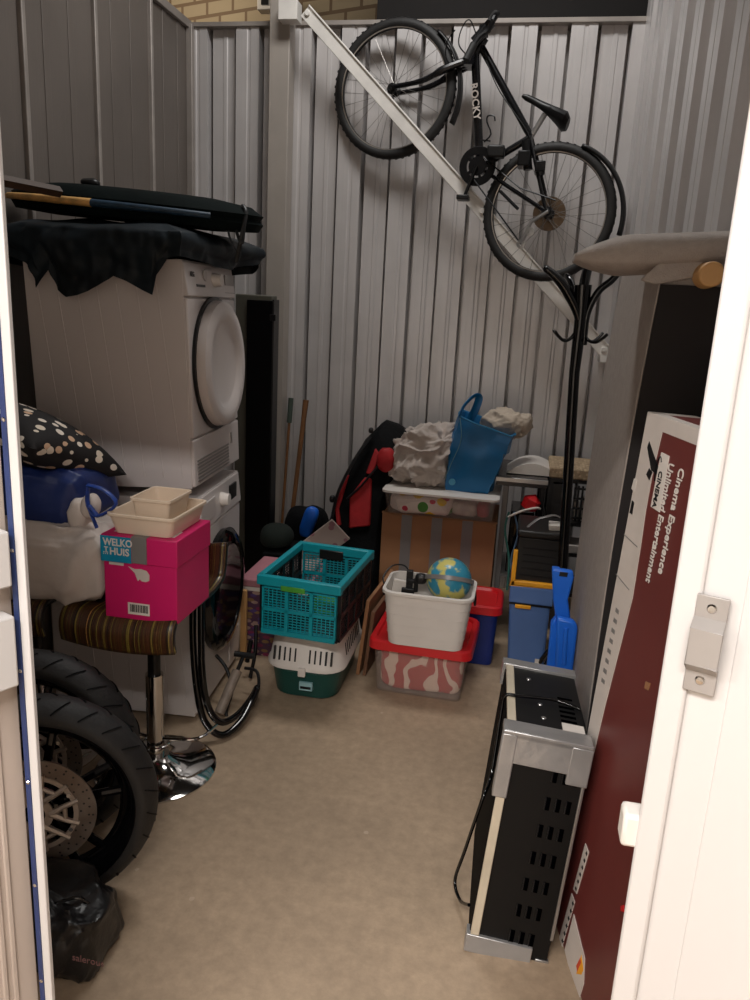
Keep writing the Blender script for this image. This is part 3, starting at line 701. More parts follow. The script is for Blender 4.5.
# ================================================================== TYRES
def mwheel(c, n, label):
    n = V(n).normalized(); T = frame(c, V((0,0,1)).cross(n), V((0,0,1)))   # local z = n (towards camera)
    t = bpy.data.objects.new('motorcycle_wheel', None); COL.objects.link(t); t.location = c; TM[t.name] = MX.Translation(V(c)); tag(t, label, 'wheel')
    R = .300; mb = MB(); pr = []
    for i in range(17):
        a = -1.25+2.5*i/16; pr.append((R-.060+.060*cos(a), .064*sin(a)*1.02))
    pr = [(.238, -.048), (.25, -.058)]+pr[1:-1]+[(.25, .058), (.238, .048)]
    mb.lathe(pr, T, 72, closed=True)
    for k in range(26):
        for s_ in (-1, 1):
            Q = T @ MX.Rotation(2*pi*(k+.25*s_)/26, 4, 'Z')
            pts = []
            for i in range(6):
                a = s_*(.15+.75*i/5); pts.append(Q @ (MX.Rotation(.12*i/5, 4, 'Z') @ V((R-.060+.0604*cos(a), 0, .0657*sin(a)))))
            mb.tube(pts, .0035, 4, flat=.5, mi=1)
    ty = build('tyre', mb, [M_rub, M_bpk], t, smooth=50)
    mb = MB(); mb.lathe([(.238, -.055), (.248, -.062), (.252, -.05), (.226, -.035), (.21, 0), (.226, .035), (.252, .05), (.248, .062), (.238, .055), (.215, .03), (.202, 0), (.215, -.03)], T, 64, closed=True)
    rm = build('rim', mb, M_gloss, t, smooth=50)
    mb = MB()
    for k in range(5):
        Q = T @ MX.Rotation(2*pi*k/5+.3, 4, 'Z')
        for s_ in (-1, 1): mb.tube([Q @ V((.03, s_*.012, 0)), Q @ V((.11, s_*.022, .008)), Q @ V((.205, s_*.04, 0))], [.014, .011, .012], 8)
    mb.lathe([(.02, -.06), (.045, -.055), (.05, -.02), (.05, .02), (.045, .04), (.02, .05)], T, 28, closed=True); build('spokes', mb, M_gloss, rm)
    # brake disc
    mb = MB(); z = .052
    mb.lathe([(.105, z-.002), (.152, z-.002), (.152, z+.002), (.105, z+.002)], T, 60, closed=True)
    dk = build('brake_disc', mb, M_disc, t)
    mb = MB()
    for k in range(36):
        for r_ in (.113+.01*(k % 3), .135+.004*(k % 3)):
            Q = T @ MX.Rotation(2*pi*(k+(.5 if r_ > .13 else 0))/36, 4, 'Z') @ MX.Translation((r_, 0, z+.0022)); mb.lathe([(0, .0003), (.003, .0)], Q, 8)
    build('drilled_holes', mb, M_black, dk)
    mb = MB(); mb.lathe([(.028, z+.004), (.048, z+.004), (.048, z+.01), (.028, z+.01)], T, 32, closed=True)
    for k in range(6):
        Q = T @ MX.Rotation(2*pi*k/6, 4, 'Z')
        for s_ in (-1, 1): mb.tube([Q @ V((.04, 0, z+.007)), Q @ V((.08, s_*.022, z+.006)), Q @ V((.108, s_*.034, z+.004))], [.009, .007, .006], 6)
        mb.tube([Q @ V((.075, -.02, z+.006)), Q @ V((.075, .02, z+.006))], .006, 6)
    mb.lathe([(.096, z), (.108, z), (.108, z+.005), (.096, z+.005)], T, 48, closed=True)
    build('disc_carrier', mb, pm('cast_grey', (168,156,146), .4, .5, .1), dk)
    mb = MB()
    for k in range(6): mb.lathe([(0, .004), (.006, .004), (.007, 0)], T @ MX.Rotation(2*pi*(k+.5)/6, 4, 'Z') @ MX.Translation((.1, 0, z+.004)), 10)
    build('bolts', mb, M_chrome, dk)
    return t
mwheel((-1.135, 1.575, .301), (.36, -1, 0), 'black motorcycle wheel with brake disc, the nearer of the two')
mwheel((-1.29, 1.80, .301), (.15, -1, 0), 'motorcycle wheel with worn tyre standing behind the nearer wheel')
# dark bag in front
t = thing('plastic_bag', 'crumpled black plastic bag with faint lettering, at the foot of the tyre', 'bag', (-1.03, 1.42, 0))
def flatb(q, p):
    return V((q.x, q.y, q.z+.0))
mb = MB(); mb.blob((-1.05, 1.43, .082), (.36, .20, .165), .35, 90, 50, .018, 7, 4, rid=.016)
mb.v = [(a, b_, max(c_, 0.0)) for a, b_, c_ in mb.v]
build('bag_body', mb, M_tarp if False else pm('black_film', (20,19,20), .35, 0, .3, 8, .4, 25), t, smooth=60)
_q = at(72, 960, 1.315)
text('lettering', 'salerous', .024, frame((_q.x, 1.315, _q.z), (1, .0, 0), (0, .1, 1)), pm('faded_red_print', (120,84,84), .6), t)
mb = MB(); mb.tube(smoothpts([(-1.0, 1.40, .155), (-.93, 1.42, .175), (-.88, 1.42, .12), (-.875, 1.42, .06)], 4), .004, 6); build('handle', mb, M_gloss, t)
# ================================================================== HOSES AND TOOLS BESIDE THE WASHER
def P3(*a): return [V(at(u, v, y)) for u, v, y in a]
mb = MB(); mb.tube(smoothpts(P3((193, 598, 2.44), (193, 640, 2.42), (197, 690, 2.4), (205, 722, 2.4), (222, 735, 2.42), (240, 722, 2.5), (252, 700, 2.6), (257, 688, 2.64), (250, 700, 2.62), (236, 716, 2.5), (220, 722, 2.42), (208, 706, 2.4), (202, 670, 2.4), (201, 600, 2.44)), 6), .013, 10)
dh = build('rubber_hose', mb, M_gloss, smooth=60); tag(dh, 'glossy black hose looped upright before the washer door', 'hose')
mb = MB(); mb.tube(smoothpts(P3((216, 655, 2.72), (226, 668, 2.7), (232, 690, 2.66), (226, 712, 2.6), (232, 722, 2.6), (248, 712, 2.66), (258, 690, 2.72), (257, 672, 2.78), (245, 668, 2.8)), 6), .007, 8)
o = build('power_cable', mb, M_black, smooth=60); tag(o, 'thin black cable coiled on the floor beside the grey hand pump', 'cable')
a, b_ = P3((219, 716, 2.56), (244, 655, 2.74)); a.z = max(a.z, .025)
t = thing('hand_pump', 'worn grey hand pump leaning in the coiled black cable', 'pump', tuple(a))
mb = MB(); mb.cyl(a, a.lerp(b_, .72), .02); build('barrel', mb, pm('worn_grey', (142,128,116), .45, .2, .2, 20), t)
mb = MB(); mb.cyl(a.lerp(b_, .72), b_, .008); build('rod', mb, M_dark, t)
c_ = (b_-a).normalized(); mb = MB(); mb.cyl(b_-V((.04, 0, 0)), b_+V((.04, 0, 0)), .012); build('handle', mb, M_black, t)
a, b_ = P3((243.5, 650, 3.08), (243.5, 588, 3.1)); a.z = 0.0
mb = MB(); mb.bb(-.014, .014, -.01, .01, 0, b_.z, T=MX.Translation((a.x, a.y, 0)))
o = build('wooden_batten', mb, M_wood, bevel=.003); tag(o, 'short light wooden batten upright against the patterned pink box', 'batten')
a, b_ = P3((256, 625, 2.98), (250, 690, 2.9)); b_.z = .012
mb = MB(); mb.tube(smoothpts([a, a.lerp(b_, .5)+V((.01, 0, 0)), b_], 3), .008); mb.tube(P3((251, 640, 2.94), (247, 662, 2.92)), .01)
o = build('metal_rod', mb, M_dark, smooth=60); tag(o, 'dark bent rod standing between the batten and the pet carrier', 'rod')

# pink box behind
t = thing('storage_carton', 'dusty pink carton with purple patterned sides, behind the turquoise crate', 'box', (-1.02, 3.3, 0))
build('body', MB().bb(-1.165, -.86, 3.14, 3.46, 0, .335), M_books, t, bevel=.003)
build('lid', MB().bb(-1.175, -.85, 3.13, 3.47, .335, .372), M_lilac, t, bevel=.006)
build('lid_rim', MB().bb(-1.17, -.855, 3.135, 3.465, .315, .335), M_paper, t, bevel=.002)
# tall dark cabinet
t = thing('tall_cabinet', 'tall narrow black-fronted cabinet standing behind the washer and dryer stack', 'cabinet', (-1.34, 3.75, 0))
build('body', MB().bb(-1.43, -1.237, 3.72, 3.79, 0, 1.62), pm('grey_laminate', (84,82,72), .6), t, bevel=.006)
build('front_panel', MB().bb(-1.365, -1.232, 3.706, 3.722, .02, 1.595), pm('black_laminate', (7,7,9), .3, 0, .1, spec=.2), t, bevel=.003)
build('edge_strip', MB().bb(-1.238, -1.228, 3.715, 3.795, .0, 1.60), M_black, t)
build('catch', MB().bb(-1.245, -1.215, 3.70, 3.72, 1.50, 1.53), M_dark, t, bevel=.002)
# sticks in the corner
a = V(at(306, 400, 4.3)); b_ = V(at(285, 575, 4.2))
b_.z = .02
mb = MB(); mb.tube([b_, b_.lerp(a, .5), a.lerp(b_, .12), a], [.014, .013, .014, .017], 10)
t = thing('broom', 'wooden broom stick leaning on the back wall beside the grey post', 'broom', tuple(b_))
build('stick', mb, M_wood2, t); mb = MB(); mb.box((b_.x, b_.y, .05), (.10, .05, .06)); build('brush_head', mb, M_bpk, t, bevel=.01)
a = V(at(291, 398, 4.34)); b_ = V(at(279, 560, 4.28)); b_.z = .02
t = thing('garden_tool', 'thin dark shaft with greenish grip, leaning left of the wooden broom', 'tool', tuple(b_))
mb = MB(); mb.cyl(b_, a.lerp(b_, .14), .008); build('shaft', mb, M_wood2, t); mb = MB(); mb.cyl(a.lerp(b_, .14), a, .015); build('grip', mb, pm('olive_grip', (70,82,72), .6), t)
mb = MB(); mb.box((b_.x, b_.y, .04), (.12, .03, .08)); build('blade', mb, M_dark, t, bevel=.004)
# clutter behind the crate
t = thing('rucksack', 'small dark bag with a bright blue flap, below the broom stick', 'bag', (-1.12, 3.95, 0))
mb = MB(); mb.blob((-1.10, 3.95, .25), (.24, .24, .50), .6, 30, 20, .02, 6, 3); mb.v = [(x, y, max(z, 0)) for x, y, z in mb.v]; build('bag_body', mb, M_bpk, t, smooth=80)
c_ = at(309, 522, 3.82); mb = MB(); mb.blob(tuple(c_), (.075, .05, .17), .7, 24, 16, .006, 9, 2, T=MX.Translation(c_) @ MX.Rotation(rad(16), 4, 'Y') @ MX.Translation(-c_)); build('flap', mb, M_bstep, t, smooth=80)
c_ = at(270, 540, 3.62)
mb = MB(); mb.blob((c_.x+.03, 3.64, c_.z+.02), (.17, .16, .13), .9, 26, 16, .006, 6, 2); o = build('beret', mb, pm('dark_green_felt', (16,26,20), .9), smooth=80); tag(o, 'dark green rounded cap on the stack behind the pink carton', 'cap')
mb = MB(); mb.bb(-1.21, -1.02, 3.54, 3.8, 0, c_.z-.045); o = build('black_carton', mb, M_bpk, bevel=.004); tag(o, 'black carton behind the pink carton, carrying the dark green cap', 'box')
# magazines lying on the pink carton
t = thing('magazine', 'pale printed magazine propped on the dusty pink carton', 'magazine', (-.98, 3.3, .372))
T = MX.Translation((-.975, 3.32, .392)) @ MX.Rotation(rad(-8), 4, 'Y')
mb = MB(); mb.box((0, 0, 0), (.23, .22, .010), T); build('pages', mb, M_paper, t); mb = MB(); mb.box((0, 0, .006), (.232, .222, .002), T); build('cover', mb, voro('magazine_print', (168,146,140), [(150,90,100),(190,170,160),(120,100,110)], 22, .35), t)
T = MX.Translation((-.885, 3.41, .472)) @ MX.Rotation(rad(-42), 4, 'Y') @ MX.Rotation(rad(12), 4, 'X')
mb = MB(); mb.box((0, 0, 0), (.29, .012, .13), T); o = build('paper_bag', mb, voro('crumpled_print', (150,134,126), [(170,150,140),(130,90,96)], 20, .3), bevel=.003); tag(o, 'crumpled pale printed paper bag leaning between pink carton and backpack', 'bag')

# ================================================================== CARRIER + CRATE
t = thing('pet_carrier', 'pet carrier with white slotted top and dark green tub under the turquoise crate', 'carrier', (-.78, 3.02, 0))
cx, cy = -.775, 3.03
mb = MB(); mb.loft([rrect(cx, cy, .25, .40, .07, 0), rrect(cx, cy, .27, .43, .08, .01), rrect(cx, cy, .30, .475, .09, .125), rrect(cx, cy, .315, .49, .09, .13), rrect(cx, cy, .315, .49, .09, .142)])
build('tub', mb, M_green, t, smooth=40)
mb = MB(); mb.loft([rrect(cx, cy, .335, .50, .095, .138), rrect(cx, cy, .335, .50, .095, .155), rrect(cx, cy, .318, .485, .09, .165), rrect(cx, cy, .295, .455, .09, .245), rrect(cx, cy, .26, .41, .08, .288), rrect(cx, cy, .2, .34, .06, .304)])
wh = build('top', mb, M_whitep, t, smooth=50)
def yfront(z): return cy-(.485/2 - (z-.165)/.07*.015)
for k in list(range(-5, 0))+list(range(1, 6)):
    X = cx+k*.0225+(.008 if k > 0 else -.008)
    mb = MB(); yy = yfront(.2)
    mb.prism([(X-.0035, .172), (X+.0035, .172), (X+.0035, .228), (X-.0035, .228)], -.002, .01, T=MX.Translation((0, yy, 0)) @ MX.Translation((0,0,.2)) @ MX.Rotation(rad(-12), 4, 'X') @ MX.Translation((0,0,-.2)))
    build('vent_slot', mb, M_black, wh)
for k in range(9):
    Y_ = cy-.12+k*.03; mb = MB(); mb.bb(cx+.148, cx+.156, Y_-.004, Y_+.004, .175, .228, T=MX.Translation((cx+.15,0,.2)) @ MX.Rotation(rad(-9), 4, 'Y') @ MX.Translation((-cx-.15,0,-.2))); build('vent_slot', mb, M_black, wh)
build('latch', MB().bb(cx-.012, cx+.018, cy-.262, cy-.245, .118, .155), M_whitep, t, bevel=.003)
lb = build('label', MB().bb(cx-.01, cx+.045, cy-.2415, cy-.22, .05, .085, T=None), pm('pale_label', (150,190,196), .5), t)
build('label_print', MB().bb(cx-.005, cx+.04, cy-.243, cy-.24, .057, .068), M_dark, lb)
# folding crate
t = thing('folding_crate', 'turquoise perforated folding crate with black sides on the pet carrier', 'crate', (-.775, 2.9, .30))
X0, X1, Y0, Y1, Z0, Z1 = -.94, -.618, 2.66, 3.12, .306, .548
def lattice(mb, ax, c, u0, u1, z0, z1, nu, nz, fr=.014, th=.008, hole=True, bar=.0035):
    def bx(a0, a1, b0, b1, t0, t1):
        if ax == 'y': mb.bb(a0, a1, c+t0, c+t1, b0, b1)
        else: mb.bb(c+t0, c+t1, a0, a1, b0, b1)
    for i in range(nu+1):
        u = u0+(u1-u0)*i/nu; bx(max(u0, u-fr/2), min(u1, u+fr/2), z0, z1, -th, th)
    for i in range(nz+1):
        z = z0+(z1-z0)*i/nz; bx(u0, u1, max(z0, z-fr/2), min(z1, z+fr/2), -th, th)
    cu, cz = (u1-u0)/nu, (z1-z0)/nz
    for i in range(nu):
        for j in range(nz):
            a0 = u0+i*cu+fr/2; a1 = a0+cu-fr; b0 = z0+j*cz+fr/2; b1 = b0+cz-fr
            n = max(2, round((b1-b0)/.012)); 
            for k in range(1, n): z = b0+(b1-b0)*k/n; bx(a0, a1, z-bar/2, z+bar/2, -.002, .002)
            n = max(2, round((a1-a0)/.018))
            for k in range(1, n): u = a0+(a1-a0)*k/n; bx(u-bar/2, u+bar/2, b0, b1, -.0018, .0018)
mb = MB(); lattice(mb, 'y', Y0, X0+.01, X1-.006, Z0+.01, Z1-.045, 3, 2); mb.bb(X0+.008, X1-.008, Y0-.009, Y0+.009, Z0, Z0+.02)
build('front_side', mb, M_teal, t)
mb = MB(); lattice(mb, 'y', Y1, X0+.01, X1-.006, Z0+.01, Z1-.045, 3, 2); build('back_side', mb, M_teal, t)
for X in (X0, X1): mb = MB(); lattice(mb, 'x', X, Y0+.012, Y1-.012, Z0, Z1-.03, 4, 2, .02); build('folding_side', mb, M_black, t)
mb = MB(); mb.bb(X0-.012, X1+.012, Y0-.014, Y0+.012, Z1-.04, Z1); mb.bb(X0-.012, X1+.012, Y1-.012, Y1+.014, Z1-.04, Z1)
mb.bb(X0-.012, X0+.012, Y0, Y1, Z1-.03, Z1); mb.bb(X1-.012, X1+.012, Y0, Y1, Z1-.03, Z1); build('rim', mb, M_teal, t, bevel=.004)
build('handle', MB().bb(-.85, -.75, Y0-.017, Y0-.012, Z1-.052, Z1-.03), M_lgreen, t, bevel=.005)
build('handle', MB().bb(-.85, -.74, Y1-.018, Y1-.01, Z1-.062, Z1-.018), M_black, t, bevel=.012)
build('crate_floor', MB().bb(X0, X1, Y0, Y1, Z0, Z0+.008), M_black, t)
mb = MB(); mb.lathe([(0, .004), (.07, .004), (.085, .05), (.09, .05), (.075, 0), (0, 0)], MX.Translation((-.72, 2.98, Z0+.01)), 28); o = build('shallow_bowl', mb, M_lgreen, smooth=50); tag(o, 'leaf green shallow bowl lying inside the turquoise crate', 'bowl')
mb = MB(); mb.blob((-.84, 2.84, Z0+.05), (.13, .22, .08), .7, 26, 16, .008, 9, 3); o = build('fabric_bundle', mb, M_bpk, smooth=80); tag(o, 'dark fabric bundle inside the turquoise crate', 'fabric')
t.rotation_euler.z = rad(-4); t.location.x += .022; t.location.y += .05; t.location.z += .012
# cardboard sheets leaning
for k, (dx, lab, z_) in enumerate(((0, 'tan cardboard sheet on edge between crate and backpack', .36), (.03, 'darker cardboard sheet on edge closest to the red-lidded box', .31))):
    mb = MB(); T = MX.Translation((-.585+dx, 3.30, 0)) @ MX.Rotation(rad(-4), 4, 'Z') @ MX.Rotation(rad(5), 4, 'Y')
    mb.bb(-.008, .008, -.22, .22, 0.002, z_, T=T); o = build('cardboard_sheet', mb, M_card if k == 0 else pm('brown_board', (112,78,56), .85), bevel=.002); tag(o, lab, 'cardboard')

# ================================================================== BACKPACK
t = thing('backpack', 'large black hiking backpack with red panels leaning on the back wall', 'backpack', (-.72, 3.85, 0))
ol = [(375,428),(388,432),(403,441),(396,465),(385,492),(381,560),(379,610),(377,650),(330,650),(318,600),(316,560),(325,528),(333,500),(345,470),(358,445)]
def bl(y, k): 
    out = []
    for u, v in ol:
        p = at(u, v, 3.72); q = at(357, 545, 3.72); p = q+(p-q)*k; out.append((p.x, y+ (p.z-.5)*.28, max(p.z, 0.0)))
    return out
mb = MB(); mb.loft([bl(3.70, .80), bl(3.725, .93), bl(3.78, 1.0), bl(3.90, 1.0), bl(3.95, .9)]); build('pack_body', mb, M_bpk, t, smooth=60, bevel=.01)
def pp(u, v, off=0): p = at(u, v, 3.69); return V((p.x, 3.70+(p.z-.5)*.28+off, p.z))
def slab(poly, d=.03, off=-.02):
    mb = MB(); f = [pp(u, v, off) for u, v in poly]; g = [p+V((0, d, 0)) for p in f]; n = len(f)
    mb.add(f+g, [tuple(range(n)), tuple(range(2*n-1, n-1, -1))]+[(i, i+n, (i+1) % n+n, (i+1) % n) for i in range(n)]); return mb
build('red_panel', slab([(362,480),(369,482),(370,526),(349,528),(348,498)]), M_redn, t, bevel=.008)
build('red_panel', slab([(371,452),(376,458),(370,478),(363,476)]), M_redn, t, bevel=.006)
c_ = pp(383, 463, -.03); mb = MB(); mb.blob(tuple(c_), (.085, .07, .125), .8, 26, 18, .006, 12, 3); build('rolled_jacket', mb, M_redn, t, smooth=80)
build('red_piping', slab([(343,478),(346,478),(338,510),(341,525),(337,525),(334,508)], .02), M_redn, t, bevel=.003)
mb = MB(); mb.tube([pp(346, 500, -.03), pp(360, 487, -.035), pp(376, 468, -.035)], .012, 8, flat=.5); mb2 = MB()
build('strap', mb, M_black, t, smooth=60)
mb2.tube(smoothpts([pp(366, 440, -.03), pp(352, 462, -.05), pp(338, 492, -.05), pp(332, 520, -.03)], 4), .013, 8, flat=.5); build('strap', mb2, M_black, t, smooth=60)
mb2 = MB(); c_ = pp(331, 500, -.02); mb2.blob(tuple(c_), (.03, .03, .04), .8, 12, 8); c_ = pp(366, 434, -.02); mb2.blob(tuple(c_), (.025, .03, .03), .8, 12, 8); build('buckle', mb2, M_black, t, smooth=60)

# ================================================================== CARDBOARD BOX, TRAY, BEDDING, BLUE BAG
t = thing('moving_box', 'large brown cardboard box with three grey tape strips by the back wall', 'box', (-.34, 3.84, 0))
build('body', MB().bb(-.625, -.062, 3.65, 4.06, 0, .60), M_card, t, bevel=.004)
for X in (-.50, -.35, -.20): build('tape', MB().bb(X-.026, X+.026, 3.6475, 3.70, .0, .602), M_tape, t)
build('flap_edge', MB().bb(-.628, -.058, 3.652, 3.68, .60, .606), M_card, t)
t = thing('underbed_drawer', 'clear shallow plastic tub with floral fabric inside, on the taped cardboard box', 'tub', (-.34, 3.82, .607))
M_clear = pm('clear_plastic', (220,214,206), .15, 0, .02, alpha=.12)
cx, cy = -.345, 3.83
mb = MB(); A_ = rrect(cx, cy, .52, .36, .03, .608); B_ = rrect(cx, cy, .555, .39, .03, .715); C_ = rrect(cx, cy, .545, .38, .028, .715); D_ = rrect(cx, cy, .512, .352, .028, .613)
mb.loft([A_, B_, C_, D_]); build('walls', mb, M_clear, t, smooth=40)
mb = MB(); mb.loft([rrect(cx, cy, .555, .39, .03, .712), rrect(cx, cy, .575, .405, .035, .713), rrect(cx, cy, .575, .405, .035, .723), rrect(cx, cy, .5, .33, .03, .726)]); build('lid', mb, M_whitep, t, smooth=40)
mb = MB(); mb.blob((cx-.09, cy-.03, .658), (.31, .32, .092), .4, 36, 20, .010, 9, 4); o = build('floral_fabric', mb, M_floral, smooth=80); tag(o, 'floral fabric with a yellow flower inside the clear shallow tub', 'fabric')
for (dx, sx, col, lab) in ((.12, .14, (202,190,182), 'pale folded linen inside the clear shallow tub'), (.21, .06, (178,44,60), 'red and white patterned cloth at one end of the clear shallow tub')):
    mb = MB(); mb.blob((cx+dx, cy-.03, .652), (sx, .28, .075), .5, 24, 16, .006, 9, 4+dx); o = build('folded_cloth', mb, pm('cloth_'+str(col[0]), col, .9, 0, .2, 30), smooth=80); tag(o, lab, 'cloth')
# bedding
mb = MB()
def bedf(q, p): return q
mb.blob((-.455, 3.90, .86), (.32, .34, .28), .62, 150, 90, .040, 6, 11, oct=3, rid=.034)
mb.v = [(x+max(0, z-.85)*.35, y, max(z, .728)) for x, y, z in mb.v]
o = build('bed_linen', mb, M_bedd, smooth=80); tag(o, 'crumpled beige bed linen heaped on the clear tub beside the blue bag', 'linen')
# blue bag, leaning
t = thing('shopping_bag', 'bright blue shopping bag leaning on the clear tub against the crumpled linen', 'bag', (-.22, 3.84, .727))
def ring(pts, y0, y1, n=6):
    out = []
    L0, R0 = V(at(*pts[0], y0)), V(at(*pts[1], y0)); back = V((0, y1-y0, 0))
    c = [L0, R0, R0+back, L0+back]
    for i in range(4):
        for j in range(n):
            t_ = j/n; p = c[i].lerp(c[(i+1) % 4], t_); out.append(p)
    ce = sum(out, V())/len(out); r2 = []
    for p in out:
        q = p-ce; r2.append(ce+q*(1-.10*(max(abs(q.x), .0)/max(1e-6, abs(R0.x-L0.x)/2))*(abs(q.y)/(abs(y1-y0)/2))))
    return r2
rs = [ring(((444, 491), (488, 497)), 3.74, 3.90), ring(((443, 474), (495, 483)), 3.72, 3.93), ring(((448, 445), (506, 462)), 3.70, 3.96), ring(((457, 416), (514, 438)), 3.70, 3.98)]
full = []
for i in range(3):
    for j in range(5): full.append([a.lerp(b_, j/5) for a, b_ in zip(rs[i], rs[i+1])])
full.append(rs[3])
for i, r_ in enumerate(full):
    for p in r_:
        n_ = noise.noise(p*9)*.018+noise.noise(p*22)*.010; ce = sum(r_, V())/len(r_); d_ = (p-ce); d_.z = 0; d_.normalize(); p += d_*n_
inner = [[p+(sum(full[-1], V())/24-p)*.06 for p in full[-1]], [p+V((0,0,-.10)) + (sum(full[-1], V())/24-p)*.15 for p in full[-1]]]
mb = MB(); mb.loft(full+inner); build('bag_body', mb, M_bag, t, smooth=60)
mb = MB(); mb.tube(full[-1], .004, 6, closed=True); build('hem', mb, pm('faded_blue_hem', (40,116,156), .6), t)
mb = MB(); mb.tube(smoothpts([V(at(459, 417, 3.72)), V(at(464, 406, 3.74)), V(at(474, 396, 3.76)), V(at(479, 397, 3.77)), V(at(476, 408, 3.77)), V(at(470, 420, 3.78))], 5), .021, 8, flat=.3); build('handle', mb, M_bag, t, smooth=60)
mb = MB(); mb.tube(smoothpts([V(at(460, 418, 3.675)), V(at(461, 440, 3.675)), V(at(452, 462, 3.69)), V(at(445, 478, 3.71))], 5), .004, 6, flat=.5); build('handle', mb, pm('pale_strap', (110,150,160), .6), t, smooth=60)
mb = MB(); p = at(452, 482, 3.705); mb.lathe([(0, .002), (.016, .002), (.017, -.004)], frame(tuple(p), (1,0,-.1), (0,0,1)), 18); build('logo_patch', mb, pm('pale_blue_print', (80,160,196), .5), t)
mb = MB(); mb.blob(tuple(at(508, 424, 3.92)), (.24, .16, .12), .75, 80, 46, .018, 8, 5, oct=3, rid=.018); mb.blob(tuple(at(524, 424, 3.9)), (.06, .1, .09), .75, 20, 14, .01, 9, 8)
o = build('canvas_cloth', mb, M_cloth, smooth=80); tag(o, 'sand coloured cloth spilling from the mouth of the blue bag', 'cloth')

# ================================================================== RED-LIDDED BOXES, BASKET, GLOBE
def lidbox(label, cx, cy, w, d, h, tubm, lidm, yaw=0):
    t = thing('storage_box', label, 'storage box', (cx, cy, 0), (0, 0, yaw))
    mb = MB(); mb.loft([rrect(0, 0, w*.90, d*.90, .03, 0.0), rrect(0, 0, w*.985, d*.985, .035, h), rrect(0, 0, w*.97, d*.97, .033, h), rrect(0, 0, w*.885, d*.885, .028, .006)]); tb = build('tub', mb, tubm, t, W=False, smooth=40)
    mb = MB(); mb.loft([rrect(0, 0, w+.005, d+.005, .04, h-.012), rrect(0, 0, w+.035, d+.035, .045, h-.012), rrect(0, 0, w+.03, d+.03, .045, h+.022), rrect(0, 0, w+.015, d+.015, .04, h+.03),
        rrect(0, 0, w-.02, d-.02, .04, h+.03), rrect(0, 0, w-.03, d-.03, .035, h+.018), rrect(0, 0, w*.3, d*.3, .02, h+.018)]); build('lid', mb, lidm, t, W=False, smooth=30)
    return t
M_clr2 = pm('clear_tub_plastic', (214,196,186), .15, 0, .02, alpha=.16)
lidbox('clear storage box with a red lid in front, holding red and white fabric', -.312, 3.13, .405, .36, .215, M_clr2, M_red, rad(-2))
M_redwhite = pm('red_white_fabric', (226,196,184), .8); N, L, b = nodes(M_redwhite)
tc = N.new('ShaderNodeTexCoord'); wv = N.new('ShaderNodeTexWave'); wv.inputs['Scale'].default_value = 4.2; wv.inputs['Distortion'].default_value = 9; wv.inputs['Detail'].default_value = 2; wv.inputs['Detail Scale'].default_value = 1.4
L.new(tc.outputs['Object'], wv.inputs['Vector']); cr = N.new('ShaderNodeValToRGB'); cr.color_ramp.elements[0].color = lin((176,20,28)); cr.color_ramp.elements[1].color = lin((232,206,190)); cr.color_ramp.elements[0].position = .72; cr.color_ramp.elements[1].position = .8
L.new(wv.outputs['Fac'], cr.inputs['Fac']); L.new(cr.outputs['Color'], b.inputs['Base Color'])
mb = MB(); mb.blob((-.312, 3.13, .105), (.345, .30, .19), .25, 48, 30, .008, 8, 4); o = build('packed_fabric', mb, M_redwhite, smooth=80); tag(o, 'red fabric with wavy white streaks packed in the clear red-lidded box', 'fabric')
lidbox('blue storage box with a red lid standing behind the clear one', -.12, 3.46, .22, .24, .27, pm('deep_blue_plastic', (20,44,120), .4), M_red, 0)
t = thing('storage_basket', 'white woven-look plastic basket standing on the red lid', 'basket', (-.305, 3.05, .245))
cx, cy = -.298, 3.035; z0, z1 = .246, .475
mb = MB(); mb.loft([rrect(cx, cy, .310, .23, .045, z0), rrect(cx, cy, .360, .265, .05, z1), rrect(cx, cy, .350, .255, .048, z1), rrect(cx, cy, .300, .22, .042, z0+.006)]); bo = build('basket_body', mb, M_whitep, t, smooth=50)
mb = MB(); mb.loft([rrect(cx, cy, .360, .265, .05, z1-.012), rrect(cx, cy, .376, .282, .055, z1-.008), rrect(cx, cy, .376, .282, .055, z1+.004), rrect(cx, cy, .350, .255, .048, z1+.006), rrect(cx, cy, .350, .255, .048, z1-.012)], cap=False); build('rim', mb, M_whitep, t, smooth=50)
mb = MB()
for z in (z0+.045, z0+.09, z0+.135, z0+.18):
    k = (z-z0)/(z1-z0); r_ = rrect(cx, cy, .310+.05*k+.003, .23+.035*k+.003, .045, z); mb.tube(r_, .0008, 6, closed=True)
build('woven_ridges', mb, M_whitep, bo)
for sx in (-1, 1):
    mb = MB(); mb.tube(smoothpts([(cx+sx*.184, cy-.05, z1-.012), (cx+sx*.190, cy-.03, z1-.05), (cx+sx*.190, cy+.03, z1-.05), (cx+sx*.184, cy+.05, z1-.012)], 4), .004, 6); build('handle', mb, M_dark, t)
mb = MB(); mb.tube(smoothpts([V(at(388, 590, 2.98)), V(at(383, 578, 3.04)), V(at(392, 566, 3.1)), V(at(405, 566, 3.14)), V(at(412, 578, 3.1))], 5), .0035, 6); o = build('thin_cable', mb, M_black); tag(o, 'thin black cable arching out of the white basket', 'cable')
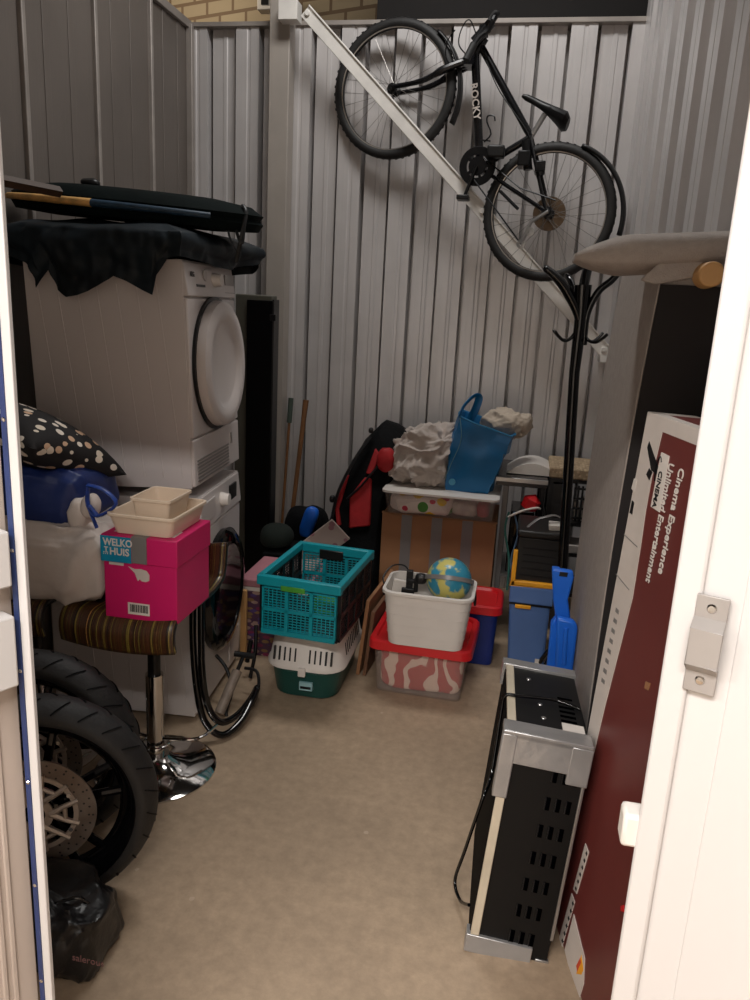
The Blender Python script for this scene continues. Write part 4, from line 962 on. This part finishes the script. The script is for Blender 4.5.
# globe
g = V((-.225, 3.05, .505)); R_ = .094
t = thing('globe', 'small world globe with a grey ring lying in the white basket', 'globe', tuple(g))
mb = MB(); mb.lathe([(R_*cos(a), R_*sin(a)) for a in [-pi/2+pi*i/24 for i in range(25)]], MX.Translation(g) @ MX.Rotation(rad(70), 4, 'Y'), 40); build('sphere', mb, M_globe, t, smooth=80)
mb = MB(); mb.lathe([(R_+.003, -.009), (R_+.010, -.009), (R_+.010, .009), (R_+.003, .009)], MX.Translation(g) @ MX.Rotation(rad(-25), 4, 'X'), 48, closed=True); build('ring', mb, M_tape, t)
mb = MB(); mb.blob((g.x-.115, g.y-.02, g.z+.0), (.05, .04, .045), .7, 14, 10); mb.cyl((g.x-.12, g.y, g.z), (g.x-.09, g.y, g.z), .01); build('ring_mount', mb, M_black, t, smooth=60)
t = thing('desk_clamp', 'black metal clamp arm standing in the white basket beside the globe', 'clamp', (-.40, 3.06, .35))
mb = MB(); mb.bb(-.405, -.378, 3.05, 3.075, .262, .525); build('post', mb, M_black, t, bevel=.003); mb = MB(); mb.bb(-.40, -.34, 3.04, 3.06, .475, .49); mb.cyl((-.36, 3.04, .44), (-.36, 3.04, .50), .009); mb.bb(-.42, -.365, 3.03, 3.05, .43, .452); build('jaw', mb, M_black, t, bevel=.002)
mb = MB(); mb.box((0,0,0), (.07, .012, .2), MX.Translation((-.435, 3.07, .375)) @ MX.Rotation(rad(6), 4, 'Y')); o = build('notebook', mb, M_paper, bevel=.003); tag(o, 'pale notebook upright at the end of the white basket', 'notebook')
mb = MB(); mb.blob((-.30, 3.0, .375), (.17, .11, .09), .6, 26, 16, .01, 10, 3); o = build('folded_papers', mb, M_cream, smooth=80); tag(o, 'cream papers lying under the globe in the white basket', 'paper')

# ================================================================== RACK CORNER
XA = -.14
t = thing('desk', 'dark grey desk with a silver front edge beside the taped cardboard box', 'desk', (0, 3.95, 0))
zt = at(515, 480, 3.78).z
build('desk_top', MB().bb(-.085, .165, 3.79, 4.25, zt-.035, zt+.012), pm('dark_laminate', (44,40,40), .25), t, bevel=.003)
build('front_edge', MB().bb(-.087, .167, 3.775, 3.79, zt-.012, zt+.010), M_alu, t, bevel=.002)
for X in (-.035, .145):
    for Y in (3.82, 4.2): build('leg', MB().bb(X-.013, X+.013, Y-.013, Y+.013, 0, zt-.035), M_tape if X < 0 else M_dark, t, bevel=.002)
build('lower_shelf', MB().bb(-.035, .145, 3.82, 4.2, .28, .295), M_tape, t)
mb = MB(); c_ = at(533, 467, 3.95)
mb.prism([(c_.x-.13+.26*i/20, zt+.016+.058*(1-abs(i/10-1)**2)) for i in range(21)], 3.86, 4.10)
o = build('curved_cover', mb, M_whitep, smooth=0); tag(o, 'white arched plastic cover lying on the grey desk', 'cover')
t = thing('gift_box', 'small red faceted paper box hanging below the desk top', 'box', tuple(at(531, 503, 3.8)))
c_ = V(at(531, 503, 3.8)); mb = MB(); mb.lathe([(0, .05), (.045, .02), (.04, -.03), (0, -.045)], MX.Translation(c_) @ MX.Rotation(.4, 4, 'Y'), 6); build('shell', mb, M_red, t, smooth=0)
mb = MB(); mb.cyl(c_+V((0,0,.05)), V((c_.x, c_.y, zt-.03)), .002, n=6); build('string', mb, M_paper, t)
for k, (pts, mt, lab) in enumerate(((((508, 517, 3.76), (522, 511, 3.76), (536, 508, 3.76), (540, 509, 3.78)), M_paper, 'pale flat cable strung under the desk edge'),
    (((509, 512, 3.78), (505, 530, 3.77), (509, 560, 3.75), (507, 590, 3.74)), pm('teal_cable', (70,130,120), .5), 'teal cable dangling beside the desk leg'),
    (((514, 512, 3.77), (518, 535, 3.76), (511, 560, 3.75), (514, 585, 3.74)), pm('bluegrey_cable', (90,120,150), .5), 'blue-grey cable dangling under the desk'))):
    mb = MB(); mb.tube(smoothpts([V(at(*p)) for p in pts], 5), .006, 6); o = build('dangling_cable', mb, mt, smooth=60); tag(o, lab, 'cable')
for k, (c_, s_, lab) in enumerate(((at(524, 515, 3.95), (.09, .16, .09), 'dark bundle stuffed under the desk top'), (at(540, 540, 3.9), (.16, .2, .13), 'black bundle on the floor stack behind the orange-framed crate'))):
    pass
mb = MB(); mb.bb(.0, .12, 3.86, 4.1, .296, .62); o = build('computer_tower', mb, M_gloss, bevel=.006); tag(o, 'glossy black computer tower on the lower desk shelf', 'computer')
# black rack with woven top
t = thing('shelf_rack', 'black slotted shelf rack with a woven straw top behind the coat stand', 'rack', (.30, 3.95, 0))
zs = at(580, 480, 3.85).z
for X in (.185, .425):
    for Y in (3.86, 4.15): build('post', MB().bb(X-.012, X+.012, Y-.012, Y+.012, 0, zs), M_black, t)
for z in (zs-.02, zs-.24, zs-.40, .2): build('shelf', MB().bb(.175, .435, 3.85, 4.16, z, z+.018), M_black, t)
mb = MB()
for k in range(6): mb.bb(.315+k*.02, .325+k*.02, 3.848, 3.856, zs-.21, zs-.03)
for k in range(4): mb.bb(.30, .43, 3.846, 3.856, zs-.20+k*.05, zs-.19+k*.05)
build('slotted_front', mb, M_black, t)
mb = MB(); mb.bb(.17, .44, 3.84, 4.17, zs, zs+.055); build('woven_top', mb, voro('woven_straw', (168,146,118), [(196,172,140),(150,126,100)], 60, .45), t, bevel=.008)
build('orange_end', MB().bb(.39, .442, 3.838, 3.9, zs+.01, zs+.05), M_wood2, t, bevel=.006)
for (X0_, X1_, z_, h_, lab) in ((.31, .42, zs-.21, .12, 'row of pale bottles behind the slots of the black rack'),):
    for k in range(4):
        mb = MB(); mb.lathe([(.010, 0), (.012, .002), (.012, .09), (.006, .105), (.006, .125), (0, .125)], MX.Translation((.325+k*.027, 3.92, zs-.222)), 12); o = build('small_bottle', mb, M_paper, smooth=40); tag(o, 'small pale bottle behind the slots of the black rack', 'bottle', 'pale bottles in the slotted rack')
mb = MB(); mb.bb(.185, .29, 3.87, 4.1, zs-.222, zs-.03); o = build('grey_case', mb, pm('charcoal_case', (46,44,44), .5), bevel=.008); tag(o, 'charcoal hard case on the top level of the black rack', 'case')
p = at(566, 528, 3.8); mb = MB(); mb.bb(p.x-.07, p.x+.0, 3.86, 4.0, zs-.382, zs-.345); o = build('white_adapter', mb, M_paper, bevel=.006); tag(o, 'small white adapter on the middle level of the black rack', 'adapter')
mb = MB(); mb.bb(.29, .40, 3.855, 4.0, zs-.382, zs-.34); o = build('white_carton', mb, M_white2, bevel=.003); tag(o, 'flat white carton at the slotted end of the black rack', 'box')
# blue tub with lid and black crate on it
t = thing('blue_tub', 'faded blue lidded plastic tub under the orange-framed crate', 'storage box', (.15, 3.5, 0))
mb = MB(); mb.loft([rrect(.135, 3.53, .165, .30, .015, 0), rrect(.125, 3.53, .185, .33, .015, .325), rrect(.125, 3.53, .175, .32, .015, .325), rrect(.135, 3.53, .155, .29, .015, .01)]); build('tub', mb, M_bcrate, t, smooth=30)
build('lid', MB().bb(.03, .225, 3.355, 3.70, .322, .405), M_bcrate, t, bevel=.006); build('lid_seam', MB().bb(.032, .223, 3.353, 3.69, .316, .324), M_dark, t)
build('clip', MB().bb(.06, .13, 3.338, 3.35, .305, .32), M_orange, t, bevel=.002)
build('sticker', MB().bb(.175, .200, 3.366, 3.372, .02, .055), M_paper, t)
t = thing('tool_crate', 'black crate with a yellow-orange frame standing on the blue tub', 'crate', (.15, 3.5, .405))
build('body', MB().bb(.045, .235, 3.375, 3.66, .408, .63), M_black, t, bevel=.006)
mb = MB(); mb.bb(.030, .23, 3.355, 3.38, .406, .428); mb.bb(.030, .050, 3.355, 3.38, .406, .57); mb.bb(.030, .046, 3.355, 3.60, .406, .425); build('frame', mb, M_orange, t, bevel=.004)
mb = MB()
for k in range(5): mb.bb(.07, .22, 3.3735, 3.38, .45+k*.032, .456+k*.032)
build('ribs', mb, M_dark, t)
build('lid', MB().bb(.04, .24, 3.372, 3.665, .63, .66), pm('charcoal_plastic', (36,34,34), .4), t, bevel=.008)
p = at(553, 527, 3.45); mb = MB(); mb.bb(.175, .235, 3.42, 3.5, .661, .685); o = build('small_carton', mb, M_paper, bevel=.003); tag(o, 'small white carton on top of the orange-framed crate', 'box')
mb = MB(); mb.tube(smoothpts([(.08, 3.42, .665), (.12, 3.44, .70), (.16, 3.45, .715), (.20, 3.47, .72), (.24, 3.48, .70)], 4), .009, 6, flat=.4); o = build('grey_strap', mb, M_tape, smooth=60); tag(o, 'curved grey strap on top of the orange-framed crate', 'strap')
# folding step, closed, upright
t = thing('step_stool', 'bright blue plastic folding step stool standing closed between sofa and slotted appliance', 'step stool', (.22, 2.6, 0))
def fp(u, v, y): p = at(u, v, y); return (p.x, p.z)
def pol(pts, y, d): 
    mb = MB(); mb.prism([(fp(u, v, y)[0], fp(u, v, y)[1] if v < 660 else .003) for u, v in pts], y, y+d); return mb
build('back_leg', pol([(552,568),(560,569),(569,620),(572,668),(566,671),(560,625)], 2.66, .03), M_bstep, t, bevel=.004)
build('top_plate', pol([(552,569),(573,572),(574,578),(568,600),(571,622),(556,622),(553,600)], 2.62, .03), M_bstep, t, bevel=.006)
build('front_leg', pol([(557,618),(574,622),(578,628),(574,668),(560,671),(556,650)], 2.55, .035), M_bstep, t, bevel=.008)
build('front_leg', pol([(551,624),(556,618),(559,640),(556,668),(549,668)], 2.57, .04), M_bstep, t, bevel=.006)
mb = MB(); a, b_ = V(at(566, 628, 2.55)), V(at(564, 664, 2.55)); mb.cyl(a, b_, .008); build('rib', mb, M_bstep, t, smooth=40)
build('grip_slot', pol([(560,572),(568,573),(567,577),(559,576)], 2.616, .006), M_black, t)

# ================================================================== COAT STAND
ct = V(at(577, 360, 3.3)); cb = V(at(561, 600, 3.3)); dxx = (cb.x-ct.x)/(cb.z-ct.z); xb = ct.x+(0-ct.z)*dxx
cs = thing('coat_stand', 'tall black coat stand with curled hooks before the corner', 'coat stand', (xb, 3.3, 0))
mb = MB(); mb.tube([V((xb, 3.3, .01)), V((ct.x-.005, 3.3, ct.z-.05)), V(at(581, 318, 3.3)), V(at(583, 285, 3.3))], [.022, .022, .026, .036], 14); build('pole', mb, M_gloss, cs, smooth=60)
top = [((582,345),(578,315),(566,290),(556,277),(544,267)), ((584,345),(587,315),(598,292),(612,280),(622,268)), ((583,345),(582,310),(584,285),(588,268),(592,258)), ((583,345),(580,312),(574,292),(570,280),(566,276))]
dy = (-.03, -.02, .10, .09)
for k, pts in enumerate(top):
    n = len(pts); P_ = [V(at(u, v, 3.3+dy[k]*(i/(n-1))**1.5)) for i, (u, v) in enumerate(pts)]; P_ = smoothpts(P_, 5)
    mb = MB(); mb.tube(P_, [.015+(.011*sin(pi*min(1, i/len(P_))))*(1 if k in (0, 2) else .3) for i in range(len(P_)-1)]+[.010], 10, flat=.8); build('hook', mb, M_gloss, cs, smooth=60)
for sx, y_ in ((-1, -.05), (1, -.05), (-1, .06), (1, .06)):
    c_ = V(at(579, 338, 3.3)); mb = MB()
    mb.tube(smoothpts([c_+V((0, 0, .06)), c_+V((sx*.03, y_*.3, .0)), c_+V((sx*.06, y_, -.012)), c_+V((sx*.085, y_*1.5, .005)), c_+V((sx*.10, y_*1.8, .022))], 4), .0065, 8); build('lower_hook', mb, M_gloss, cs, smooth=60)
for k in range(4):
    a = pi/4+pi/2*k; mb = MB(); mb.tube(smoothpts([(xb, 3.3, .16), (xb+.05*cos(a), 3.3+.05*sin(a), .13), (xb+.10*cos(a), 3.3+.10*sin(a), .05), (xb+.11*cos(a), 3.3+.11*sin(a), .012)], 4), .010, 8); build('foot', mb, M_gloss, cs, smooth=60)

# ================================================================== SOFA SECTION ON END
t = thing('sofa_section', 'grey upholstered sofa section stood on end with black underside showing', 'sofa', (.38, 2.5, 0))
def xs(z): return .266+.004*z+.030*max(0, z-.7)**2
mb = MB(); rings = []
for i in range(19):
    z = 1.745*i/18; x = xs(z); xr_ = .455
    rings.append([(x, 2.05, z), (x, 2.96, z), (xr_, 2.96, z), (xr_, 2.05, z)])
mb.loft(rings); build('body', mb, M_grey, t, bevel=.006, seg=3)
mb = MB(); mb.prism([(xs(z)+.003, z) for z in [.01+i*.0985 for i in range(18)]]+[(.45, 1.684), (.45, .01)], 2.038, 2.06); build('underside_lining', mb, M_lining, t, smooth=0)
mb = MB(); mb.prism([fp(u, v, 2.035) for u, v in ((640,280),(655,284.5),(697,277),(704,262),(700,255),(660,262))], 2.028, 2.05); build('fabric_hem', mb, M_grey, t, bevel=.004)
mb = MB()
# armrest: thick rounded slab overhanging to the left
def arm(u_, v_): return None
for_r = []
nn_ = 24
prof = []
for j in range(nn_):
    a = 2*pi*j/nn_
    prof.append((math.copysign(abs(cos(a))**.75, cos(a)), math.copysign(abs(sin(a))**.7, sin(a))))
rings = []
for i in range(15):
    s_ = i/14; X = .098+.36*s_
    k = min(1, (s_/.32))**.6 if s_ > 0 else .12
    k = max(k, .12)
    zc = 1.742+.030*s_; h = .048*k*(1-.12*s_); dep = .16*min(1, .45+s_*1.6)
    rings.append([(X, 2.17+p[0]*dep, zc+p[1]*h+(.006 if p[1] > 0 else 0)) for p in prof])
mb.loft(rings); build('armrest', mb, M_grey, t, smooth=60)
f_ = V(at(709, 275, 2.0)); mb = MB(); mb.tube([(f_.x, 1.965, f_.z), (f_.x, 1.97, f_.z), (f_.x, 2.04, f_.z)], [.026, .029, .031], 28); build('wooden_foot', mb, M_wood, t, bevel=.003)

# ================================================================== TV BOX
P0 = V((.219, 1.84, 0)); ud = V((.235, -.97, 0)).normalized(); top_c = V(at(648, 412, 1.85))
up_ = (top_c-P0); hgt = up_.length; up_.normalize()
nf = ud.cross(up_); nf.normalize(); nf = -nf if nf.x > 0 else nf      # outward normal of the big face (towards -X)
t = thing('television_box', 'tall maroon and white home cinema carton leaning beside the door', 'box', tuple(P0))
TB = MX(((ud.x, up_.x, nf.x, P0.x), (ud.y, up_.y, nf.y, P0.y), (ud.z, up_.z, nf.z, P0.z), (0,0,0,1)))
def fb(mb, u0, u1, v0, v1, d0=-.001, d1=.0012): return mb.bb(u0, u1, v0, v1, d0, d1, T=TB)
WB = .50
body = build('body', fb(MB(), 0, WB, 0.004, hgt, -.115, 0), M_maroon, t, bevel=.002)
# white printed margin down the far edge, ragged
def uv(u, v):
    r = ray(u, v); n_ = nf; k = (P0-EYE).dot(n_)/r.dot(n_); q = EYE+r*k-P0; return q.dot(ud), q.dot(up_)
def facepoly(pts, d=.0012, raw=False):
    pts = pts if raw else [uv(*p) for p in pts]
    n = len(pts); vs = [TB @ V((a, b_, d)) for a, b_ in pts]+[TB @ V((a, b_, -.003)) for a, b_ in pts]
    return MB().add(vs, [tuple(range(n)), tuple(range(2*n-1, n-1, -1))]+[(i, i+n, (i+1) % n+n, (i+1) % n) for i in range(n)])
a_ = uv(663, 424); c1 = uv(616, 640); c2 = uv(594, 752)
rag = [(0.001, hgt), (.001, .40)]+[(max(uv(*q_)[0], .006), uv(*q_)[1]) for q_ in ((594,752),(605,705),(619,650),(632,598),(640,547),(645,511),(651,478))]+[(a_[0], hgt-.03), (WB, hgt-.03), (WB, hgt)]
wm = build('white_margin', facepoly(rag, .0012, True), M_white2, t, smooth=0)
build('white_top', MB().bb(0, .04, 0, .0015, -.112, 0, T=TB @ MX.Translation((0, hgt, 0))).bb(0, WB, 0, .0015, -.03, 0, T=TB @ MX.Translation((0, hgt, 0))).bb(.04, WB, 0, .0012, -.112, -.03, T=TB @ MX.Translation((0, hgt, 0)), mi=1), [M_white2, M_maroon], t, smooth=0)
build('logo_label', facepoly([(661,452),(668.5,456),(659,512),(650.5,506)], .0022), M_paper, t)
lp = uv(657, 500)
def tx(body_, u, v, size, mat, sx=1.0, d=.002, bold=.0):
    a, b_ = uv(u, v); T = TB @ MX.Translation((a, b_, d)) @ MX(((0,1,0,0),(-1,0,0,0),(0,0,1,0),(0,0,0,1)))
    return text('lettering', body_, size, T, mat, t, ext=.0006, font_sx=sx, bold=bold)
def tline(body_, p0, p1, size, mat, **k):
    "text reading downwards along the face from p0 to p1"
    a = uv(*p0); c = uv(*p1); dl = abs(a[1]-c[1]); n_ = len(body_)*size*.52
    return tx(body_, p0[0], p0[1], size, mat, sx=dl/n_, **k)
tline('Unlimited Entertainment', (669, 462), (649, 610), .036, M_paper, bold=.0006)
tline('Cinema Experience', (679, 467), (661, 590), .036, M_paper, bold=.0006)
tline('CINEMA', (659.5, 470), (655.5, 502), .026, M_dark, d=.003, bold=.0004)
q = uv(662, 462)
mb = MB(); mb.tube([TB @ V((q[0]-.012+.012*cos(a), q[1]-.02+.03*sin(a), .0025)) for a in [rad(40+i*25) for i in range(9)]], .0016, 5); build('logo_arc', mb, M_dark, t)
build('print_mark', facepoly([(649,441),(658,468),(656,474),(651,470),(647,447)], .0022), M_black, t)
build('print_mark', facepoly([(649,468),(652,472),(649,480),(646,474)], .0022), M_black, t)
build('print_mark', facepoly([(632,500),(634,502),(632,514),(629.5,512)], .0022), M_black, t)
build('seam_crease', facepoly([(624,533.5),(637,546),(637,547),(624,534.5)], .0019), M_tape, t)
build('seam_crease', facepoly([(616,573),(629,589),(629,590),(616,574)], .0019), M_tape, t)
mb = MB()
for k in range(8):
    u = 612-k*2.0; v = 612+k*10
    mb2_ = facepoly([(u+4, v-5), (u+7, v-2), (u+6.4, v+2), (u+3.4, v-1)], .002); mb.add(mb2_.v, mb2_.f)
build('small_print', mb, M_tape, t)
build('scuff_mark', facepoly([(645.5,681),(650,683),(648,690),(644,688)], .0016), M_card, t)
build('shipping_label', facepoly([(585.5,843),(589,852),(577,894),(573.5,889)], .0016), M_white2, t)
build('shipping_label', facepoly([(572,893),(575,902),(562,948),(559,940)], .0016), M_white2, t)
el = build('energy_label', facepoly([(574,914),(585,958),(584,984),(578,1004),(572,1004),(571,975),(565,950)], .0016), M_white2, t)
build('energy_bars', facepoly([(582,955),(584,970),(582,975),(577,974)], .0024), M_orange, el)
build('energy_bars', facepoly([(577,966),(581,958),(582,963),(578,972)], .0026), pm('red_bar', (206,70,40), .5), el)
mb = MB()
for k in range(6):
    f2 = facepoly([(587-k*2.1, 851+k*7), (588-k*2.1, 854+k*7), (587-k*2.1, 856+k*7), (586-k*2.1, 853+k*7)], .0022); mb.add(f2.v, f2.f)
    f2 = facepoly([(573.5-k*2.1, 901+k*7.5), (574.5-k*2.1, 904+k*7.5), (573.5-k*2.1, 906+k*7.5), (572.5-k*2.1, 903+k*7.5)], .0022); mb.add(f2.v, f2.f)
build('label_print', mb, M_dark, t)
build('grip_hole', facepoly([(634,478),(637,480),(634,492),(631.5,488)], .0025), M_paper, t, bevel=.0005)
build('red_sticker', facepoly([(621,906),(624,905),(624,912),(621,911)], .002), M_red, t)

# ================================================================== BUILT-IN OVEN / HOB UNIT ON ITS SIDE
O = V((.002, 1.68, .0)); lean = (V((.048, 1.725, .612))-O).normalized()
hx = V((1, .03, 0)).normalized(); hy = V((-.03, 1, 0)); hz = lean
hy = hz.cross(hx).normalized(); hx = hy.cross(hz).normalized()
TO = MX(((hx.x, hy.x, hz.x, O.x), (hx.y, hy.y, hz.y, O.y), (hx.z, hy.z, hz.z, O.z), (0,0,0,1)))
t = thing('built_in_oven', 'black slotted appliance with taped silver edges standing on its side', 'oven', tuple(O))
W_, D_, H_ = .197, .47, .612
def ob(mb, *a, mi=0): return mb.bb(*a, T=TO, mi=mi)
build('casing', ob(MB(), .012, W_, .0, D_, .004, H_), pm('black_sheet', (11,10,10), .5, 0, .15, spec=.3), t, bevel=.003)
build('glass_front', ob(MB(), -.006, .012, .006, D_-.006, .012, H_-.01), pm('dark_glass', (10,9,9), .75, 0, .1, spec=.08), t, bevel=.002)
mb = MB(); ob(mb, -.004, .018, -.008, .006, .05, H_-.06); ob(mb, -.004, .018, D_-.006, D_+.008, .06, H_); ob(mb, -.004, .018, -.0, D_, H_-.006, H_+.006); ob(mb, -.004, .018, 0, D_, .0, .012)
build('front_frame', mb, pm('cream_trim', (206,194,172), .4, .1), t, bevel=.002)
mb = MB(); ob(mb, -.014, W_+.006, -.010, .02, H_-.075, H_+.004); ob(mb, -.014, W_+.006, -.010, .055, H_-.01, H_+.009); ob(mb, W_-.045, W_+.007, -.011, .03, H_-.10, H_); ob(mb, -.015, .022, -.011, .02, H_-.17, H_)
build('tape_corner', mb, M_duct, t, bevel=.003)
mb = MB(); ob(mb, -.014, .155, -.010, .03, -.0, .05); build('tape_corner', mb, M_duct, t, bevel=.002)
mb = MB(); ob(mb, -.014, W_+.004, D_-.04, D_+.01, H_-.06, H_+.008); build('tape_corner', mb, M_duct, t, bevel=.002)
mb = MB(); ob(mb, W_-.004, W_+.004, -.004, .01, .08, H_-.08); ob(mb, W_-.03, W_+.004, -.004, .01, .0, .02); build('edge_rail', mb, M_alu, t, bevel=.002)
for r_ in range(7):
    z = .05+r_*.076; off = .0+.008*r_
    for c_ in range(3):
        x = .100+c_*.025+.0045*r_
        if x+.006 > W_-.003: continue
        mb = MB(); ob(mb, x-.0055, x+.0055, -.0014, .004, z, z+.034); build('vent_slot', mb, pm('vent_black', (2,2,3), .9, spec=.0) if r_+c_ == 0 else bpy.data.materials['vent_black'], t, bevel=.0)
        mb = MB(); ob(mb, x-.0075, x-.005, -.003, .002, z, z+.034); build('vent_lip', mb, M_dark, t)
for r_ in range(6):
    mb = MB(); y = .12+r_*.028; ob(mb, .135, .175, y, y+.010, H_-.002, H_+.0014); build('vent_slot', mb, bpy.data.materials['vent_black'], t)
for (a, b_) in ((.09, .12), (.085, .2), (.06, .36)):
    mb = MB(); mb.lathe([(0, .002), (.006, .002), (.007, 0)], TO @ MX.Translation((a, b_, H_)), 12); build('screw', mb, M_alu, t)
ty = build('type_plate', ob(MB(), .135, .19, .065, .11, H_-.001, H_+.0022), M_paper, t)
lc = [TO @ V((.19, .20, H_+.008)), TO @ V((.12, .22, H_+.012)), TO @ V((.03, .20, H_+.012)), TO @ V((-.008, .20, H_+.006)), TO @ V((-.012, .20, H_-.04)), TO @ V((-.012, .15, H_-.2)), V(at(482, 800, 1.78)), V(at(465, 850, 1.84)), V(at(455, 880, 1.86)), V(at(460, 900, 1.80)), V(at(469, 905, 1.74))]
for p in lc: p.z = max(p.z, .006)
mb = MB(); mb.tube(smoothpts(lc, 7), .0048, 8); build('mains_cable', mb, M_gloss, t, smooth=60)

# ================================================================== BAG AND DRAPED PLASTIC ON THE DRYER, BED SLATS
t = thing('folding_tub', 'flat round dark bag with an orange rim lying on the dryer', 'bag', (-1.5, 2.85, 1.80))
Tb = MX.Translation((-1.46, 2.80, 1.900)) @ MX.Rotation(rad(3.5), 4, 'Y') @ MX.Rotation(rad(3), 4, 'X')
mb = MB(); mb.lathe([(0, .066), (.30, .060), (.42, .044), (.466, .016), (.455, .0), (.466, -.014), (.45, -.04), (.30, -.05), (0, -.05)], Tb @ MX.Diagonal((1.03, .60, 1, 1)), 64); bag_ = build('disc_body', mb, pm('bottle_green_fabric', (8,17,17), .85, 0, .3, 8, .3, 30, spec=.1), t, smooth=50)
def arc(a0, a1, r0, r1, n=30):
    mb = MB(); mb.tube([Tb @ V((1.04*(.474)*cos(rad(a0+(a1-a0)*i/n)), .60*.474*sin(rad(a0+(a1-a0)*i/n)), -.002)) for i in range(n+1)], [r0+(r1-r0)*i/n for i in range(n+1)], 8, flat=1.0); return mb
build('orange_rim', arc(196, 268, .010, .014), pm('orange_print', (222,172,104), .5, 0, .25, 18), t, smooth=60)
build('blue_rim', arc(268, 318, .013, .010), pm('dull_blue_print', (36,62,84), .5, 0, .3, 18), t, smooth=60)
mb = MB(); build('strap', MB().tube(smoothpts(P3((243, 205, 2.74), (246, 212, 2.72), (242, 235, 2.70), (236, 262, 2.72)), 4), .008, 8, flat=.5), M_black, t, smooth=60)
build('strap', MB().tube(smoothpts(P3((231, 212, 2.72), (236, 230, 2.70), (242, 243, 2.70), (245, 210, 2.73)), 4), .007, 8, flat=.5), M_black, t, smooth=60)
build('strap', MB().tube(smoothpts(P3((226, 212, 2.70), (229, 235, 2.68), (236, 250, 2.69)), 4), .007, 8, flat=.5), M_black, t, smooth=60)
mb = MB(); mb.blob(tuple(Tb @ V((-.16, -.05, .072))), (.07, .05, .03), .8, 14, 10, .004, 20); build('tie', mb, M_black, t, smooth=60)
# draped plastic sheet: closed perimeter round the dryer top, skirt hanging on every side
def atx(u, v, X):
    r = ray(u, v); return EYE + r*(X/r.x)
path = []
for u, v in ((8,255),(22,262),(30,268),(38,288),(48,270),(56,290),(66,297),(78,295),(96,287),(114,276),(126,281),(142,290),(152,295),(156,275),(168,258)):
    p = at(u, v, 2.44); path.append((p.x, 2.44, p.z))
for u, v in ((180,256),(205,262),(228,270),(238,268)):
    p = atx(u, v, -1.125); path.append((-1.125, p.y, p.z))
path += [(-1.09, 3.12, 1.74), (-1.16, 3.20, 1.70), (-1.5, 3.22, 1.66), (-1.78, 3.18, 1.66), (-1.84, 2.85, 1.66), (-1.83, 2.53, 1.68)]
PL = [V(p) for p in path]; NP = len(PL)
def hemp(u_):
    q = u_*NP; i = int(q) % NP; f = q-int(q); f = f*f*(3-2*f); return PL[i].lerp(PL[(i+1) % NP], f)
cD = V((-1.45, 2.80, 1.845))
def drape(u_, v_):
    h = hemp(u_); rim = V((h.x, h.y, 1.80)); 
    if v_ < .45:
        k = v_/.45; p = cD.lerp(rim, k); p.z = cD.z+(rim.z-cD.z)*k**3+.010*noise.noise(V((p.x*8, p.y*8, 2)))
    else:
        k = (v_-.45)/.55; out = (rim-cD); out.z = 0; out.normalize()
        p = V((h.x, h.y, 1.80-(1.80-h.z)*k))
        p += out*(.020*sin(min(1, k*1.4)*pi)+.022*k*noise.noise(V((h.x*11, h.y*11, 1+k*2)))+.012*noise.noise(V((h.x*27, h.y*27, p.z*22))))
    return (p.x, p.y, p.z)
mb = MB(); mb.grid(drape, 220, 46, cu=True)
o = build('plastic_sheet', mb, M_tarp, smooth=80); tag(o, 'dark crumpled plastic sheet draped over the top of the dryer', 'sheet')
mb = MB(); mb.blob((-1.45, 2.82, 1.765), (.50, .42, .07), .5, 40, 16, .006, 6, 3); o = build('stuffed_bag', mb, M_tarp, smooth=80); tag(o, 'stuffed dark bag under the plastic sheet on the dryer', 'bag')
# slatted bed base against the left wall
t = thing('slatted_bed', 'dark slatted bed section on end behind the cushion, against the left wall', 'bed', (-1.87, 2.2, 0))
for y in (1.92, 2.48): build('rail', MB().bb(-1.90, -1.86, y-.02, y+.02, 0, 1.90), M_slat, t, bevel=.003)
for k in range(17):
    z = .10+k*.108; build('slat', MB().bb(-1.862, -1.850, 1.90, 2.50, z, z+.062), M_slat2 if k in (10, 12, 13) else M_slat, t, bevel=.002)
a, b_ = V(at(0, 180, 2.3)), V(at(60, 192, 2.5)); mb = MB(); mb.tube([a, b_], .018, 4); build('top_rail', mb, M_slat, t)
